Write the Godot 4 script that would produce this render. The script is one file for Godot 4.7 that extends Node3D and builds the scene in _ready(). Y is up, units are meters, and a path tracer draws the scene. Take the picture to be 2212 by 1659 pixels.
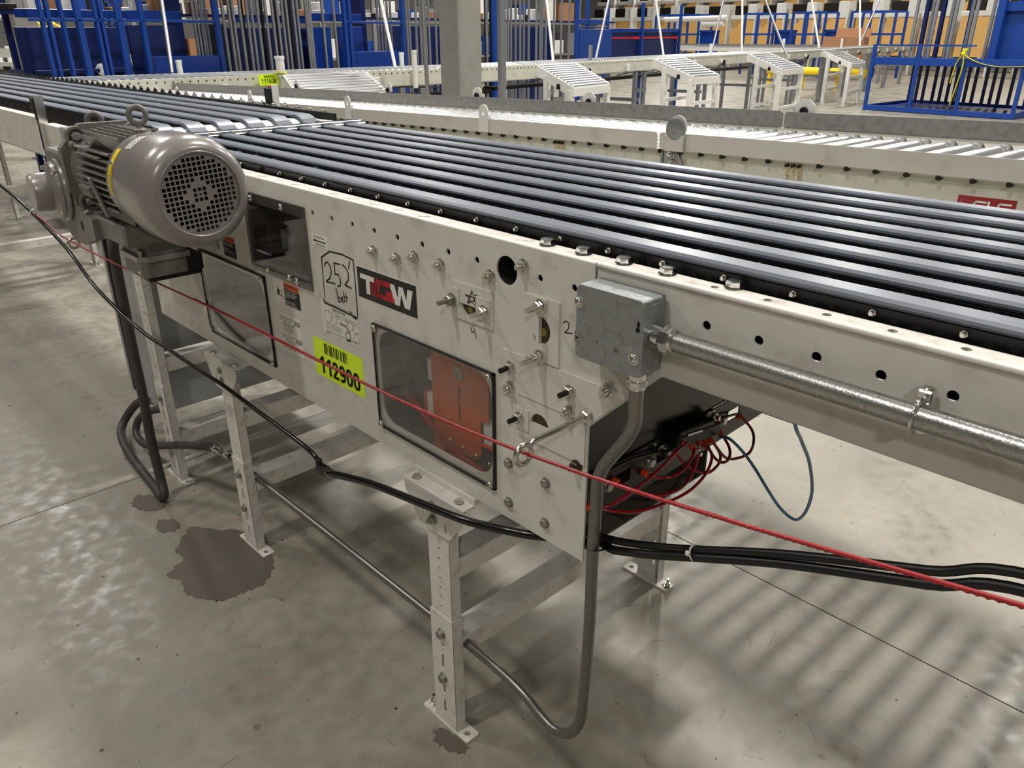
extends Node3D
# A conveyor drive unit in a distribution warehouse. Metres, y up; the drive's side panel stands in the plane z = 0, the floor at y = 0.

# ---------------------------------------------------------------- mesh builder
class B:
	var v := PackedVector3Array()
	var n := PackedVector3Array()
	var t := PackedVector2Array()
	var xf := Transform3D.IDENTITY

	func tri(a: Vector3, b: Vector3, c: Vector3) -> void:      # counter-clockwise seen from outside
		a = xf * a; b = xf * b; c = xf * c
		var m := (b - a).cross(c - a)
		if m.length_squared() < 1e-20: return
		m = m.normalized()
		for p in [a, c, b]:
			v.append(p); n.append(m); t.append(Vector2(p.x + p.z * 0.3, -p.y))
	func quad(a: Vector3, b: Vector3, c: Vector3, d: Vector3) -> void:
		tri(a, b, c); tri(a, c, d)
	func stri(a: Vector3, b: Vector3, c: Vector3, na: Vector3, nb: Vector3, nc: Vector3) -> void:
		if (b - a).cross(c - a).length_squared() < 1e-20: return
		for e in [[a, na], [c, nc], [b, nb]]:
			var p: Vector3 = xf * (e[0] as Vector3)
			v.append(p); n.append((xf.basis * (e[1] as Vector3)).normalized()); t.append(Vector2(p.x + p.z * 0.3, -p.y))
	func box(c: Vector3, s: Vector3, bev := 0.0, bas := Basis.IDENTITY) -> B:
		var h := s * 0.5
		var e: float = min(bev, min(h.x, min(h.y, h.z)) * 0.9)
		var sg := [-1.0, 1.0]
		var cor := {}
		for x in 2:
			for y in 2:
				for z in 2:
					var q := Vector3(sg[x] * h.x, sg[y] * h.y, sg[z] * h.z)
					cor[[x, y, z]] = [c + bas * (q - Vector3(0, sg[y] * e, sg[z] * e)), c + bas * (q - Vector3(sg[x] * e, 0, sg[z] * e)), c + bas * (q - Vector3(sg[x] * e, sg[y] * e, 0))]
		for ax in 3:
			for s2 in 2:
				var k := []
				for uv in [[0, 0], [1, 0], [1, 1], [0, 1]]:
					var id := [0, 0, 0]
					id[ax] = s2; id[(ax + 1) % 3] = uv[0]; id[(ax + 2) % 3] = uv[1]
					k.append(cor[id][ax])
				if s2 == 1: quad(k[0], k[1], k[2], k[3])
				else: quad(k[3], k[2], k[1], k[0])
		if e > 0.0:
			for ax in 3:
				var b1 := (ax + 1) % 3
				var b2 := (ax + 2) % 3
				for i in 2:
					for j in 2:
						var lo := [0, 0, 0]; lo[b1] = i; lo[b2] = j; lo[ax] = 0
						var hi := lo.duplicate(); hi[ax] = 1
						var a0: Vector3 = cor[lo][b1]; var a1: Vector3 = cor[hi][b1]; var c0: Vector3 = cor[lo][b2]; var c1: Vector3 = cor[hi][b2]
						if (i == j): quad(a0, c0, c1, a1) if false else quad_out(a0, a1, c1, c0, c)
						else: quad_out(a0, a1, c1, c0, c)
			for k3 in cor:
				var w: Array = cor[k3]
				tri_out(w[0], w[1], w[2], c)
		return self
	func tri_out(a: Vector3, b: Vector3, d: Vector3, c: Vector3) -> void:
		if (b - a).cross(d - a).dot((a + b + d) / 3.0 - c) > 0.0: tri(a, b, d)
		else: tri(a, d, b)
	func quad_out(a: Vector3, b: Vector3, d: Vector3, e: Vector3, c: Vector3) -> void:
		if (b - a).cross(d - a).dot((a + b + d + e) / 4.0 - c) > 0.0: quad(a, b, d, e)
		else: quad(e, d, b, a)
	func bx(x0: float, x1: float, y0: float, y1: float, z0: float, z1: float, bev := 0.0) -> B:
		return box(Vector3(x0 + x1, y0 + y1, z0 + z1) * 0.5, Vector3(absf(x1 - x0), absf(y1 - y0), absf(z1 - z0)), bev)
	func beam(a: Vector3, b: Vector3, w: float, h: float, up := Vector3.UP, bev := 0.0) -> B:
		var f := (b - a).normalized()
		if absf(f.dot(up)) > 0.99: up = Vector3.RIGHT
		var r := f.cross(up).normalized()
		return box((a + b) * 0.5, Vector3(w, h, a.distance_to(b)), bev, Basis(r, r.cross(f), -f))
	static func frame(ax: Vector3) -> Basis:                  # y axis along ax
		var y := ax.normalized()
		var x := (Vector3.UP if absf(y.y) < 0.9 else Vector3.RIGHT).cross(y).normalized()
		return Basis(x, y, x.cross(y))
	func lathe(o: Vector3, ax: Vector3, prof: Array, seg := 24, flat := false, turn := 0.0) -> B:   # prof: Vector2(radius, height) from bottom to top, outside to the right
		var f := frame(ax)
		var pn := []
		for i in prof.size() - 1:
			var d: Vector2 = prof[i + 1] - prof[i]
			pn.append(Vector2(d.y, -d.x).normalized() if d.length() > 1e-9 else Vector2.RIGHT)
		for i in prof.size() - 1:
			var p0: Vector2 = prof[i]; var p1: Vector2 = prof[i + 1]
			var n0: Vector2 = pn[i]; var n1: Vector2 = pn[i]
			if i > 0 and pn[i - 1].dot(pn[i]) > 0.75: n0 = (pn[i - 1] + pn[i]).normalized()
			if i < pn.size() - 1 and pn[i + 1].dot(pn[i]) > 0.75: n1 = (pn[i + 1] + pn[i]).normalized()
			for k in seg:
				var a := TAU * k / seg + turn; var b := TAU * (k + 1) / seg + turn
				var da := f * Vector3(sin(a), 0, cos(a)); var db := f * Vector3(sin(b), 0, cos(b))
				var q00 := o + da * p0.x + f.y * p0.y; var q10 := o + db * p0.x + f.y * p0.y
				var q01 := o + da * p1.x + f.y * p1.y; var q11 := o + db * p1.x + f.y * p1.y
				if flat: tri(q00, q10, q11); tri(q00, q11, q01)
				else:
					stri(q00, q10, q11, da * n0.x + f.y * n0.y, db * n0.x + f.y * n0.y, db * n1.x + f.y * n1.y)
					stri(q00, q11, q01, da * n0.x + f.y * n0.y, db * n1.x + f.y * n1.y, da * n1.x + f.y * n1.y)
		return self
	func cyl(a: Vector3, b: Vector3, r: float, seg := 12, r2 := -1.0) -> B:
		var h := a.distance_to(b)
		return lathe(a, b - a, [Vector2(0, 0), Vector2(r, 0), Vector2(r if r2 < 0 else r2, h), Vector2(0, h)], seg)
	func hexa(a: Vector3, b: Vector3, r: float, turn := 0.0) -> B:
		var h := a.distance_to(b)
		return lathe(a, b - a, [Vector2(0, 0), Vector2(r, 0), Vector2(r, h * 0.82), Vector2(r * 0.86, h), Vector2(0, h)], 6, true, turn)
	func tube(p: Array, r: float, seg := 10, closed := false, ry := -1.0) -> B:
		var m := p.size()
		var rings := []
		var nr := []
		var x := Vector3.ZERO
		for i in m:
			var d: Vector3
			if closed: d = (p[(i + 1) % m] - p[(i + m - 1) % m]).normalized()
			else: d = (p[mini(i + 1, m - 1)] - p[maxi(i - 1, 0)]).normalized()
			if x == Vector3.ZERO: x = (Vector3.UP if absf(d.y) < 0.9 else Vector3.RIGHT).cross(d).normalized()
			x = (x - d * x.dot(d)).normalized()
			var y := d.cross(x)
			var ring := []; var rn := []
			for k in seg:
				var a := TAU * k / seg
				rn.append(x * cos(a) + y * sin(a))
				ring.append(p[i] + x * cos(a) * r + y * sin(a) * (r if ry < 0 else ry))
			rings.append(ring); nr.append(rn)
		for i in (m if closed else m - 1):
			var j := (i + 1) % m
			for k in seg:
				var l := (k + 1) % seg
				stri(rings[i][k], rings[i][l], rings[j][l], nr[i][k], nr[i][l], nr[j][l])
				stri(rings[i][k], rings[j][l], rings[j][k], nr[i][k], nr[j][l], nr[j][k])
		if not closed:
			for k in range(1, seg - 1):
				tri(rings[0][0], rings[0][k + 1], rings[0][k]); tri(rings[m - 1][0], rings[m - 1][k], rings[m - 1][k + 1])
		return self
	func append_bent(f: Callable, x0: float, x1: float, a0: float, a1: float, lift: float) -> void:
		var o: B = f.call(x0, x1, a0, a1, lift)
		v.append_array(o.v); n.append_array(o.n); t.append_array(o.t)
	func ball(c: Vector3, r: float, seg := 12) -> B:
		var pr := []
		for i in seg / 2 + 1:
			var a := -PI / 2 + PI * i / (seg / 2)
			pr.append(Vector2(maxf(cos(a) * r, 0.0), sin(a) * r))
		return lathe(c, Vector3.UP, pr, seg)
	# plate in the local xy plane, front face at z = 0, back at z = -th, with real holes
	func plate(outer: PackedVector2Array, holes: Array, th: float, at := Transform3D.IDENTITY) -> B:
		var keep := xf
		xf = keep * at
		if Geometry2D.is_polygon_clockwise(outer): outer.reverse()
		var lo := outer[0]; var hi := outer[0]
		for q in outer: lo = lo.min(q); hi = hi.max(q)
		var cuts := [lo.x, hi.x]
		for h in holes:
			var a := 0.0
			for q in h: a += q.x
			cuts.append(a / h.size() + 1e-5)
		cuts.sort()
		for i in cuts.size() - 1:
			if cuts[i + 1] - cuts[i] < 1e-7: continue
			var strip := PackedVector2Array([Vector2(cuts[i], lo.y - 1), Vector2(cuts[i + 1], lo.y - 1), Vector2(cuts[i + 1], hi.y + 1), Vector2(cuts[i], hi.y + 1)])
			var parts: Array = Geometry2D.intersect_polygons(outer, strip)
			for h in holes:
				var nx := []
				for q in parts: nx.append_array(Geometry2D.clip_polygons(q, h))
				parts = nx
			for q in parts:
				var id := Geometry2D.triangulate_polygon(q)
				for k in range(0, id.size(), 3):
					var a2: Vector2 = q[id[k]]; var b2: Vector2 = q[id[k + 1]]; var c2: Vector2 = q[id[k + 2]]
					if (b2 - a2).cross(c2 - a2) < 0: var s := b2; b2 = c2; c2 = s
					tri(Vector3(a2.x, a2.y, 0), Vector3(b2.x, b2.y, 0), Vector3(c2.x, c2.y, 0))
					tri(Vector3(a2.x, a2.y, -th), Vector3(c2.x, c2.y, -th), Vector3(b2.x, b2.y, -th))
		for i in outer.size():
			var a3 := outer[i]; var b3 := outer[(i + 1) % outer.size()]
			quad(Vector3(a3.x, a3.y, -th), Vector3(b3.x, b3.y, -th), Vector3(b3.x, b3.y, 0), Vector3(a3.x, a3.y, 0))
		for h in holes:
			var hh: PackedVector2Array = h
			var cw := Geometry2D.is_polygon_clockwise(hh)
			for i in hh.size():
				var a4 := hh[i]; var b4 := hh[(i + 1) % hh.size()]
				if not cw: var s4 := a4; a4 = b4; b4 = s4
				quad(Vector3(a4.x, a4.y, -th), Vector3(b4.x, b4.y, -th), Vector3(b4.x, b4.y, 0), Vector3(a4.x, a4.y, 0))
		xf = keep
		return self
	func mesh() -> ArrayMesh:
		var a := []
		a.resize(Mesh.ARRAY_MAX)
		a[Mesh.ARRAY_VERTEX] = v; a[Mesh.ARRAY_NORMAL] = n; a[Mesh.ARRAY_TEX_UV] = t
		var m := ArrayMesh.new()
		if v.size(): m.add_surface_from_arrays(Mesh.PRIMITIVE_TRIANGLES, a)
		return m

# ---------------------------------------------------------------- naming and parenting
var names := {}
var M := {}
func numbered(called: String, p: Node) -> String:
	var k := [p.get_instance_id(), called]
	names[k] = names.get(k, -1) + 1
	return called if names[k] == 0 else "%s_%03d" % [called, names[k]]
func add(o: Node, called: String, p: Node) -> void:
	o.name = numbered(called, p); p.add_child(o, true)
func tag(o: Node, label: String, category: String, group := "") -> Node:
	o.set_meta("label", label); o.set_meta("category", category)
	if group: o.set_meta("group", group)
	return o
func thing(called: String, label: String, category: String, at := Vector3.ZERO, group := "") -> Node3D:
	var o := Node3D.new(); add(o, called, self); o.position = at
	tag(o, label, category, group)
	return o
func obj(called: String, b, m: Material, p: Node = self, label := "", stuff := false) -> MeshInstance3D:
	var o := MeshInstance3D.new()
	o.mesh = b.mesh() if b is B else b
	o.material_override = m
	add(o, called, p)
	if label: o.set_meta("label", label)
	if stuff: o.set_meta("kind", "stuff")
	return o
func copyof(o: MeshInstance3D, at: Vector3, p: Node, bas := Basis.IDENTITY, called := "") -> MeshInstance3D:
	var c := MeshInstance3D.new(); c.mesh = o.mesh; c.material_override = o.material_override
	c.transform = Transform3D(bas, at); add(c, called if called else String(o.name).rstrip("0123456789").trim_suffix("_"), p)
	return c
func inst(called: String, m: Mesh, mt: Material, at: Vector3, p: Node, bas := Basis.IDENTITY) -> MeshInstance3D:
	var c := MeshInstance3D.new(); c.mesh = m; c.material_override = mt
	c.transform = Transform3D(bas, at); add(c, called, p)
	return c
func again(o: Node3D, called: String, at: Vector3, label: String) -> Node3D:      # a copy of a thing with its parts
	var c: Node3D = o.duplicate(); add(c, called, self); c.position = at; c.set_meta("label", label)
	return c
func structure(called: String, b, m: Material, p: Node = self) -> MeshInstance3D:
	var o := obj(called, b, m, p); o.set_meta("kind", "structure")
	return o

# ---------------------------------------------------------------- shapes in 2D
static func V(x: float, y: float, z: float) -> Vector3: return Vector3(x, y, z)
func circ(c: Vector2, r: float, seg := 16) -> PackedVector2Array:
	var p := PackedVector2Array()
	for i in seg: p.append(c + Vector2(cos(TAU * i / seg), sin(TAU * i / seg)) * r)
	return p
func rrect(x0: float, x1: float, y0: float, y1: float, r: float, seg := 6) -> PackedVector2Array:
	var p := PackedVector2Array()
	for q in [[x1 - r, y0 + r, -PI / 2], [x1 - r, y1 - r, 0.0], [x0 + r, y1 - r, PI / 2], [x0 + r, y0 + r, PI]]:
		for i in seg + 1:
			var a: float = q[2] + PI / 2 * i / seg
			p.append(Vector2(q[0] + cos(a) * r, q[1] + sin(a) * r))
	return p
func curve(p: Array, sub := 6) -> Array:                        # Catmull-Rom through the points
	var o := []
	for i in p.size() - 1:
		var a: Vector3 = p[maxi(i - 1, 0)]; var b: Vector3 = p[i]; var c: Vector3 = p[i + 1]; var d: Vector3 = p[mini(i + 2, p.size() - 1)]
		for k in sub: o.append(b.cubic_interpolate(c, a, d, float(k) / sub))
	o.append(p[-1])
	return o
func ring(c: Vector3, ax: Vector3, r: float, seg := 24) -> Array:
	var f := B.frame(ax); var o := []
	for i in seg: o.append(c + f * (Vector3(cos(TAU * i / seg), 0, sin(TAU * i / seg)) * r))
	return o

# ---------------------------------------------------------------- materials
func noise_tex(freq: float, ramp: Array, seed_ := 1, size := 512, oct := 4, as_n := false, bump := 4.0) -> NoiseTexture2D:
	var f := FastNoiseLite.new()
	f.seed = seed_; f.frequency = freq; f.fractal_octaves = oct; f.noise_type = FastNoiseLite.TYPE_SIMPLEX_SMOOTH
	var t := NoiseTexture2D.new()
	t.noise = f; t.width = size; t.height = size; t.seamless = true
	if as_n: t.as_normal_map = true; t.bump_strength = bump
	elif ramp.size():
		var g := Gradient.new()
		var off := PackedFloat32Array(); var col := PackedColorArray()
		for r in ramp: off.append(r[0]); col.append(r[1])
		g.offsets = off; g.colors = col
		t.color_ramp = g
	return t
func mat(key: String, c: Color, rough := 0.5, metal := 0.0, tex: Texture2D = null, scale := 1.0, spec := 0.5) -> StandardMaterial3D:
	var m := StandardMaterial3D.new()
	m.albedo_color = c; m.roughness = rough; m.metallic = metal; m.metallic_specular = spec
	if tex:
		m.albedo_texture = tex; m.uv1_triplanar = true; m.uv1_world_triplanar = true; m.uv1_scale = Vector3.ONE * scale
	m.cull_mode = BaseMaterial3D.CULL_DISABLED
	M[key] = m
	return m
func grey(x: float) -> Color: return Color(x, x, x)

func lamp(at: Vector3, e: float, along_z := true, label := "") -> void:     # linear LED high-bay fixture hung under the ceiling
	var o := thing("high_bay_light", label, "light", at, "linear high bay lights under the ceiling")
	var sx := 0.34 if along_z else 1.25
	var sz := 1.25 if along_z else 0.34
	obj("housing", B.new().bx(-sx / 2 - 0.03, sx / 2 + 0.03, 0.015, 0.09, -sz / 2 - 0.03, sz / 2 + 0.03, 0.01), M.white_plain, o)
	var d := B.new()
	for k in 4:
		var q := -0.375 + 0.25 * k
		if along_z: d.bx(q * sx - 0.028, q * sx + 0.028, 0.0, 0.02, -sz / 2, sz / 2, 0.005)
		else: d.bx(-sx / 2, sx / 2, 0.0, 0.02, q * sz - 0.028, q * sz + 0.028, 0.005)
	obj("led_strip_lamp", d, M.led, o)
	var rod := B.new()
	for s in [-1.0, 1.0]: rod.cyl(V(0, 0.08, 0.45 * s * (1.0 if along_z else 0.0)), V(0, 11.0 - at.y, 0.45 * s), 0.005, 5)
	obj("hanger", rod, M.galv, o)
	var l := AreaLight3D.new()
	l.area_size = Vector2(sx, sz); l.light_energy = e; l.light_color = Color(1.0, 0.985, 0.96); l.area_range = 80.0
	l.area_attenuation = 2.0; l.shadow_enabled = true; l.area_normalize_energy = true
	l.rotation_degrees = Vector3(-90, 0, 0); l.position = V(0, -0.03, 0); l.name = "light"
	o.add_child(l)

func _ready() -> void:
	# camera (solved from the photograph's lines), sky, lights, exposure
	var cam := Camera3D.new()
	cam.name = "camera"; cam.fov = 52.51; cam.near = 0.05; cam.far = 200.0
	cam.rotation_order = EULER_ORDER_YXZ
	cam.rotation_degrees = V(-24.242, 46.222, -0.127); cam.position = V(0, 1.555, 0.885)
	add_child(cam); cam.current = true
	var env := Environment.new()
	env.background_mode = Environment.BG_COLOR; env.background_color = Color(0.02, 0.02, 0.02)
	env.tonemap_mode = Environment.TONE_MAPPER_LINEAR; env.tonemap_exposure = EXPOSURE
	env.sdfgi_enabled = true; env.ssao_enabled = true; env.ssil_enabled = true
	var we := WorldEnvironment.new(); we.environment = env; we.name = "world"; add_child(we)
	materials()
	var li := [
		[V(-0.9, 9.8, -5.1), 1.25, true], [V(-2.0, 9.8, 4.2), 0.42, true], [V(8.2, 9.8, 9.0), 0.8, true],
		[V(-17.6, 9.8, -2.1), 0.9, true], [V(-10.0, 9.8, -5.1), 0.9, true], [V(-10.2, 9.8, 4.2), 0.6, true],
		[V(-10.0, 9.8, -14.2), 1.0, true], [V(-0.9, 9.8, -14.2), 1.0, true], [V(-10.0, 9.8, -23.3), 1.1, true],
		[V(-19.0, 9.8, -14.2), 1.0, true], [V(-19.0, 9.8, -27.0), 1.1, true], [V(-9.5, 9.8, -36.0), 1.1, true], [V(-26.0, 9.8, -38.0), 1.1, true],
		[V(8.2, 9.8, -5.1), 0.6, true]]
	var at_what := ["above the skewed-roller conveyor", "above the aisle in front of the drive", "above the aisle behind the camera", "above the far left end of the belt line", "above the takeaway conveyor", "above the left end of the aisle", "above the third roller chute", "above the blue cart", "above the far roller chutes", "above the blue racks far left", "above the tan bins", "above the far cardboard box", "above the far left bins", "above the right end of the roller conveyor"]
	for i in li.size():
		lamp(li[i][0], li[i][1] * LIGHT, li[i][2], "white linear high bay light " + at_what[i])
	setting()
	drive_conveyor()
	stickers()
	stands()
	outfeed()
	gearmotor()
	electrical()
	cables()
	roller_conveyor()
	takeaway()
	racks()
	far_background()

const EXPOSURE := 1.25
const LIGHT := 60.0

func materials() -> void:
	var w := Color.WHITE
	var grime := noise_tex(0.012, [[0.0, Color(0.87, 0.86, 0.83)], [0.35, Color(0.965, 0.962, 0.95)], [0.6, Color(0.97, 0.97, 0.96)], [1.0, w]], 3, 512, 5)
	var scuff := noise_tex(0.02, [[0.0, Color(0.80, 0.78, 0.74)], [0.25, Color(0.94, 0.935, 0.92)], [0.42, Color(0.985, 0.985, 0.98)], [1.0, w]], 8, 512, 6)
	var fine := noise_tex(0.05, [[0.0, grey(0.8)], [0.5, grey(0.95)], [1.0, w]], 5, 512, 4)
	var bumpn := noise_tex(0.08, [], 7, 512, 3, true, 3.0)
	mat("white", Color(0.84, 0.83, 0.805), 0.42, 0.0, grime, 1.6)
	mat("white_worn", Color(0.86, 0.845, 0.82), 0.42, 0.0, scuff, 2.2)
	mat("white_plain", Color(0.86, 0.86, 0.84), 0.5)
	mat("cream", Color(0.80, 0.80, 0.75), 0.45, 0.0, grime, 1.0)
	mat("guard", Color(0.80, 0.79, 0.77), 0.4, 0.0, grime, 1.2)
	mat("grey_guard", Color(0.60, 0.59, 0.58), 0.34, 0.35, fine, 1.0)
	mat("galv", Color(0.72, 0.72, 0.71), 0.34, 0.9, fine, 6.0)
	M.galv.normal_enabled = true; M.galv.normal_texture = bumpn; M.galv.normal_scale = 0.25
	mat("galv_box", Color(0.60, 0.62, 0.63), 0.42, 0.75, scuff, 5.0)
	mat("zinc", Color(0.80, 0.79, 0.76), 0.24, 1.0)
	mat("zinc_dull", Color(0.62, 0.61, 0.58), 0.4, 0.9)
	mat("chrome", Color(0.86, 0.86, 0.85), 0.16, 1.0)
	mat("roller", Color(0.86, 0.87, 0.88), 0.3, 0.85)
	mat("dark_steel", Color(0.16, 0.15, 0.14), 0.45, 0.6)
	mat("bronze", Color(0.34, 0.30, 0.24), 0.45, 0.8, fine, 12.0)
	mat("black", Color(0.045, 0.045, 0.05), 0.5)
	mat("black_gloss", Color(0.05, 0.05, 0.05), 0.22)
	mat("black_rubber", Color(0.055, 0.055, 0.06), 0.42)
	mat("channel", Color(0.07, 0.07, 0.08), 0.4, 0.2)
	mat("belt", Color(0.47, 0.50, 0.55), 0.34, 0.0, fine, 20.0)
	mat("belt_edge", Color(0.16, 0.21, 0.26), 0.45)
	mat("dark_gap", Color(0.03, 0.03, 0.03), 0.8)
	mat("motor", Color(0.52, 0.50, 0.49), 0.3, 0.1)
	M.motor.clearcoat_enabled = true; M.motor.clearcoat = 0.6; M.motor.clearcoat_roughness = 0.18
	mat("cast", Color(0.46, 0.445, 0.43), 0.42, 0.1, scuff, 6.0)
	M.cast.normal_enabled = true; M.cast.normal_texture = bumpn; M.cast.normal_scale = 0.35
	mat("hose", Color(0.23, 0.22, 0.22), 0.5)
	mat("cabinet", Color(0.60, 0.61, 0.61), 0.38, 0.0, grime, 0.8)
	mat("red_rope", Color(0.62, 0.06, 0.09), 0.32)
	M.red_rope.clearcoat_enabled = true; M.red_rope.clearcoat = 0.5
	mat("red_tube", Color(0.55, 0.03, 0.09), 0.2)
	mat("blue_tube", Color(0.30, 0.52, 0.66), 0.2)
	mat("orange", Color(0.86, 0.37, 0.09), 0.45, 0.0, fine, 4.0)
	mat("orange_red", Color(0.85, 0.27, 0.08), 0.4)
	mat("plastic_white", Color(0.86, 0.86, 0.84), 0.35)
	mat("paper", Color(0.88, 0.87, 0.84), 0.5)
	mat("ink", Color(0.03, 0.03, 0.035), 0.55)
	mat("ink_grey", Color(0.22, 0.22, 0.22), 0.55)
	mat("neon", Color(0.86, 1.0, 0.02), 0.45)
	mat("logo_red", Color(0.78, 0.06, 0.16), 0.4)
	mat("warn_orange", Color(0.95, 0.42, 0.10), 0.45)
	mat("maroon", Color(0.56, 0.05, 0.10), 0.4)
	mat("yellow", Color(0.96, 0.80, 0.05), 0.45)
	mat("label_yellow", Color(0.93, 0.82, 0.10), 0.35)
	mat("blue", Color(0.03, 0.20, 0.52), 0.3, 0.0, null, 1.0)
	mat("blue_dark", Color(0.02, 0.11, 0.34), 0.35)
	mat("blue_frame", Color(0.06, 0.24, 0.56), 0.35)
	mat("strut", Color(0.62, 0.63, 0.65), 0.38, 0.7)
	mat("column", Color(0.58, 0.575, 0.56), 0.5, 0.0, grime, 0.7)
	mat("tan", Color(0.91, 0.72, 0.42), 0.6, 0.0, fine, 1.0)
	mat("cardboard", Color(0.66, 0.48, 0.34), 0.75, 0.0, fine, 2.0)
	mat("wall", Color(0.80, 0.80, 0.79), 0.7)
	mat("tape", Color(0.85, 0.80, 0.10), 0.4)
	mat("red_plain", Color(0.85, 0.14, 0.18), 0.45)
	mat("stain", Color(0.37, 0.34, 0.30), 0.5)
	mat("joint", Color(0.13, 0.11, 0.09), 0.85)
	var pane := mat("pane", Color(0.30, 0.29, 0.27, 0.10), 0.03)
	pane.transparency = BaseMaterial3D.TRANSPARENCY_ALPHA
	var smoke := mat("smoke", Color(0.06, 0.055, 0.05, 0.42), 0.03)
	smoke.transparency = BaseMaterial3D.TRANSPARENCY_ALPHA
	var led := mat("led", Color(1, 0.97, 0.92), 0.5)
	led.emission_enabled = true; led.emission = Color(1.0, 0.96, 0.9); led.emission_energy_multiplier = 6.0
	floor_material()

func floor_material() -> void:
	var sz := 1280
	var big := FastNoiseLite.new(); big.seed = 21; big.frequency = 0.004; big.fractal_octaves = 5
	var mid := FastNoiseLite.new(); mid.seed = 5; mid.frequency = 0.03; mid.fractal_octaves = 4
	var fin := FastNoiseLite.new(); fin.seed = 9; fin.frequency = 0.3; fin.fractal_octaves = 2
	var ib := big.get_seamless_image(sz, sz).get_data()
	var im := mid.get_seamless_image(sz, sz).get_data()
	var ifn := fin.get_seamless_image(sz, sz).get_data()
	var data := PackedByteArray(); data.resize(sz * sz * 3)
	var rgh := PackedByteArray(); rgh.resize(sz * sz)
	for i in sz * sz:
		var x := (ib[i] - 128) * 0.11 + (im[i] - 128) * 0.07 + (ifn[i] - 128) * 0.06
		var warm := (ib[(i * 7 + 4099) % (sz * sz)] - 128) * 0.02
		data[i * 3] = clampi(int(141 + x + warm), 0, 255); data[i * 3 + 1] = clampi(int(136 + x), 0, 255); data[i * 3 + 2] = clampi(int(124 + x - warm), 0, 255)
		rgh[i] = clampi(int(112 + (im[i] - 128) * 0.35 + (ib[i] - 128) * 0.2), 40, 200)
	var img := Image.create_from_data(sz, sz, false, Image.FORMAT_RGB8, data)
	var rnd := RandomNumberGenerator.new(); rnd.seed = 77
	for k in 420:                                                # specks, chips and short scratches in the slab
		var p := Vector2(rnd.randf() * sz, rnd.randf() * sz)
		var dark := Color(0.16, 0.15, 0.13) if rnd.randf() < 0.45 else Color(0.42, 0.39, 0.34)
		if rnd.randf() < 0.62:
			var r := rnd.randf_range(0.6, 2.2) if rnd.randf() < 0.93 else rnd.randf_range(3.0, 5.5)
			var el := rnd.randf_range(0.5, 1.0)
			for yy in range(-6, 7):
				for xx in range(-6, 7):
					if Vector2(xx, yy / el).length() <= r + rnd.randf_range(-0.4, 0.4):
						img.set_pixel(posmod(int(p.x) + xx, sz), posmod(int(p.y) + yy, sz), dark if r < 3.0 else Color(0.45, 0.42, 0.37))
		else:
			var a := rnd.randf() * TAU; var ln := rnd.randf_range(5, 34); var da := rnd.randf_range(-0.02, 0.02)
			for s in int(ln):
				p += Vector2(cos(a), sin(a)); a += da
				var q := Vector2i(posmod(int(p.x), sz), posmod(int(p.y), sz))
				img.set_pixel(q.x, q.y, img.get_pixel(q.x, q.y).darkened(0.24))
	img.generate_mipmaps()
	var m := mat("floor", Color.WHITE, 1.0, 0.0, ImageTexture.create_from_image(img), 1.0 / 2.9, 0.5)
	var ri := Image.create_from_data(sz, sz, false, Image.FORMAT_L8, rgh)
	m.roughness_texture = ImageTexture.create_from_image(ri); m.roughness_texture_channel = BaseMaterial3D.TEXTURE_CHANNEL_GRAYSCALE

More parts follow.
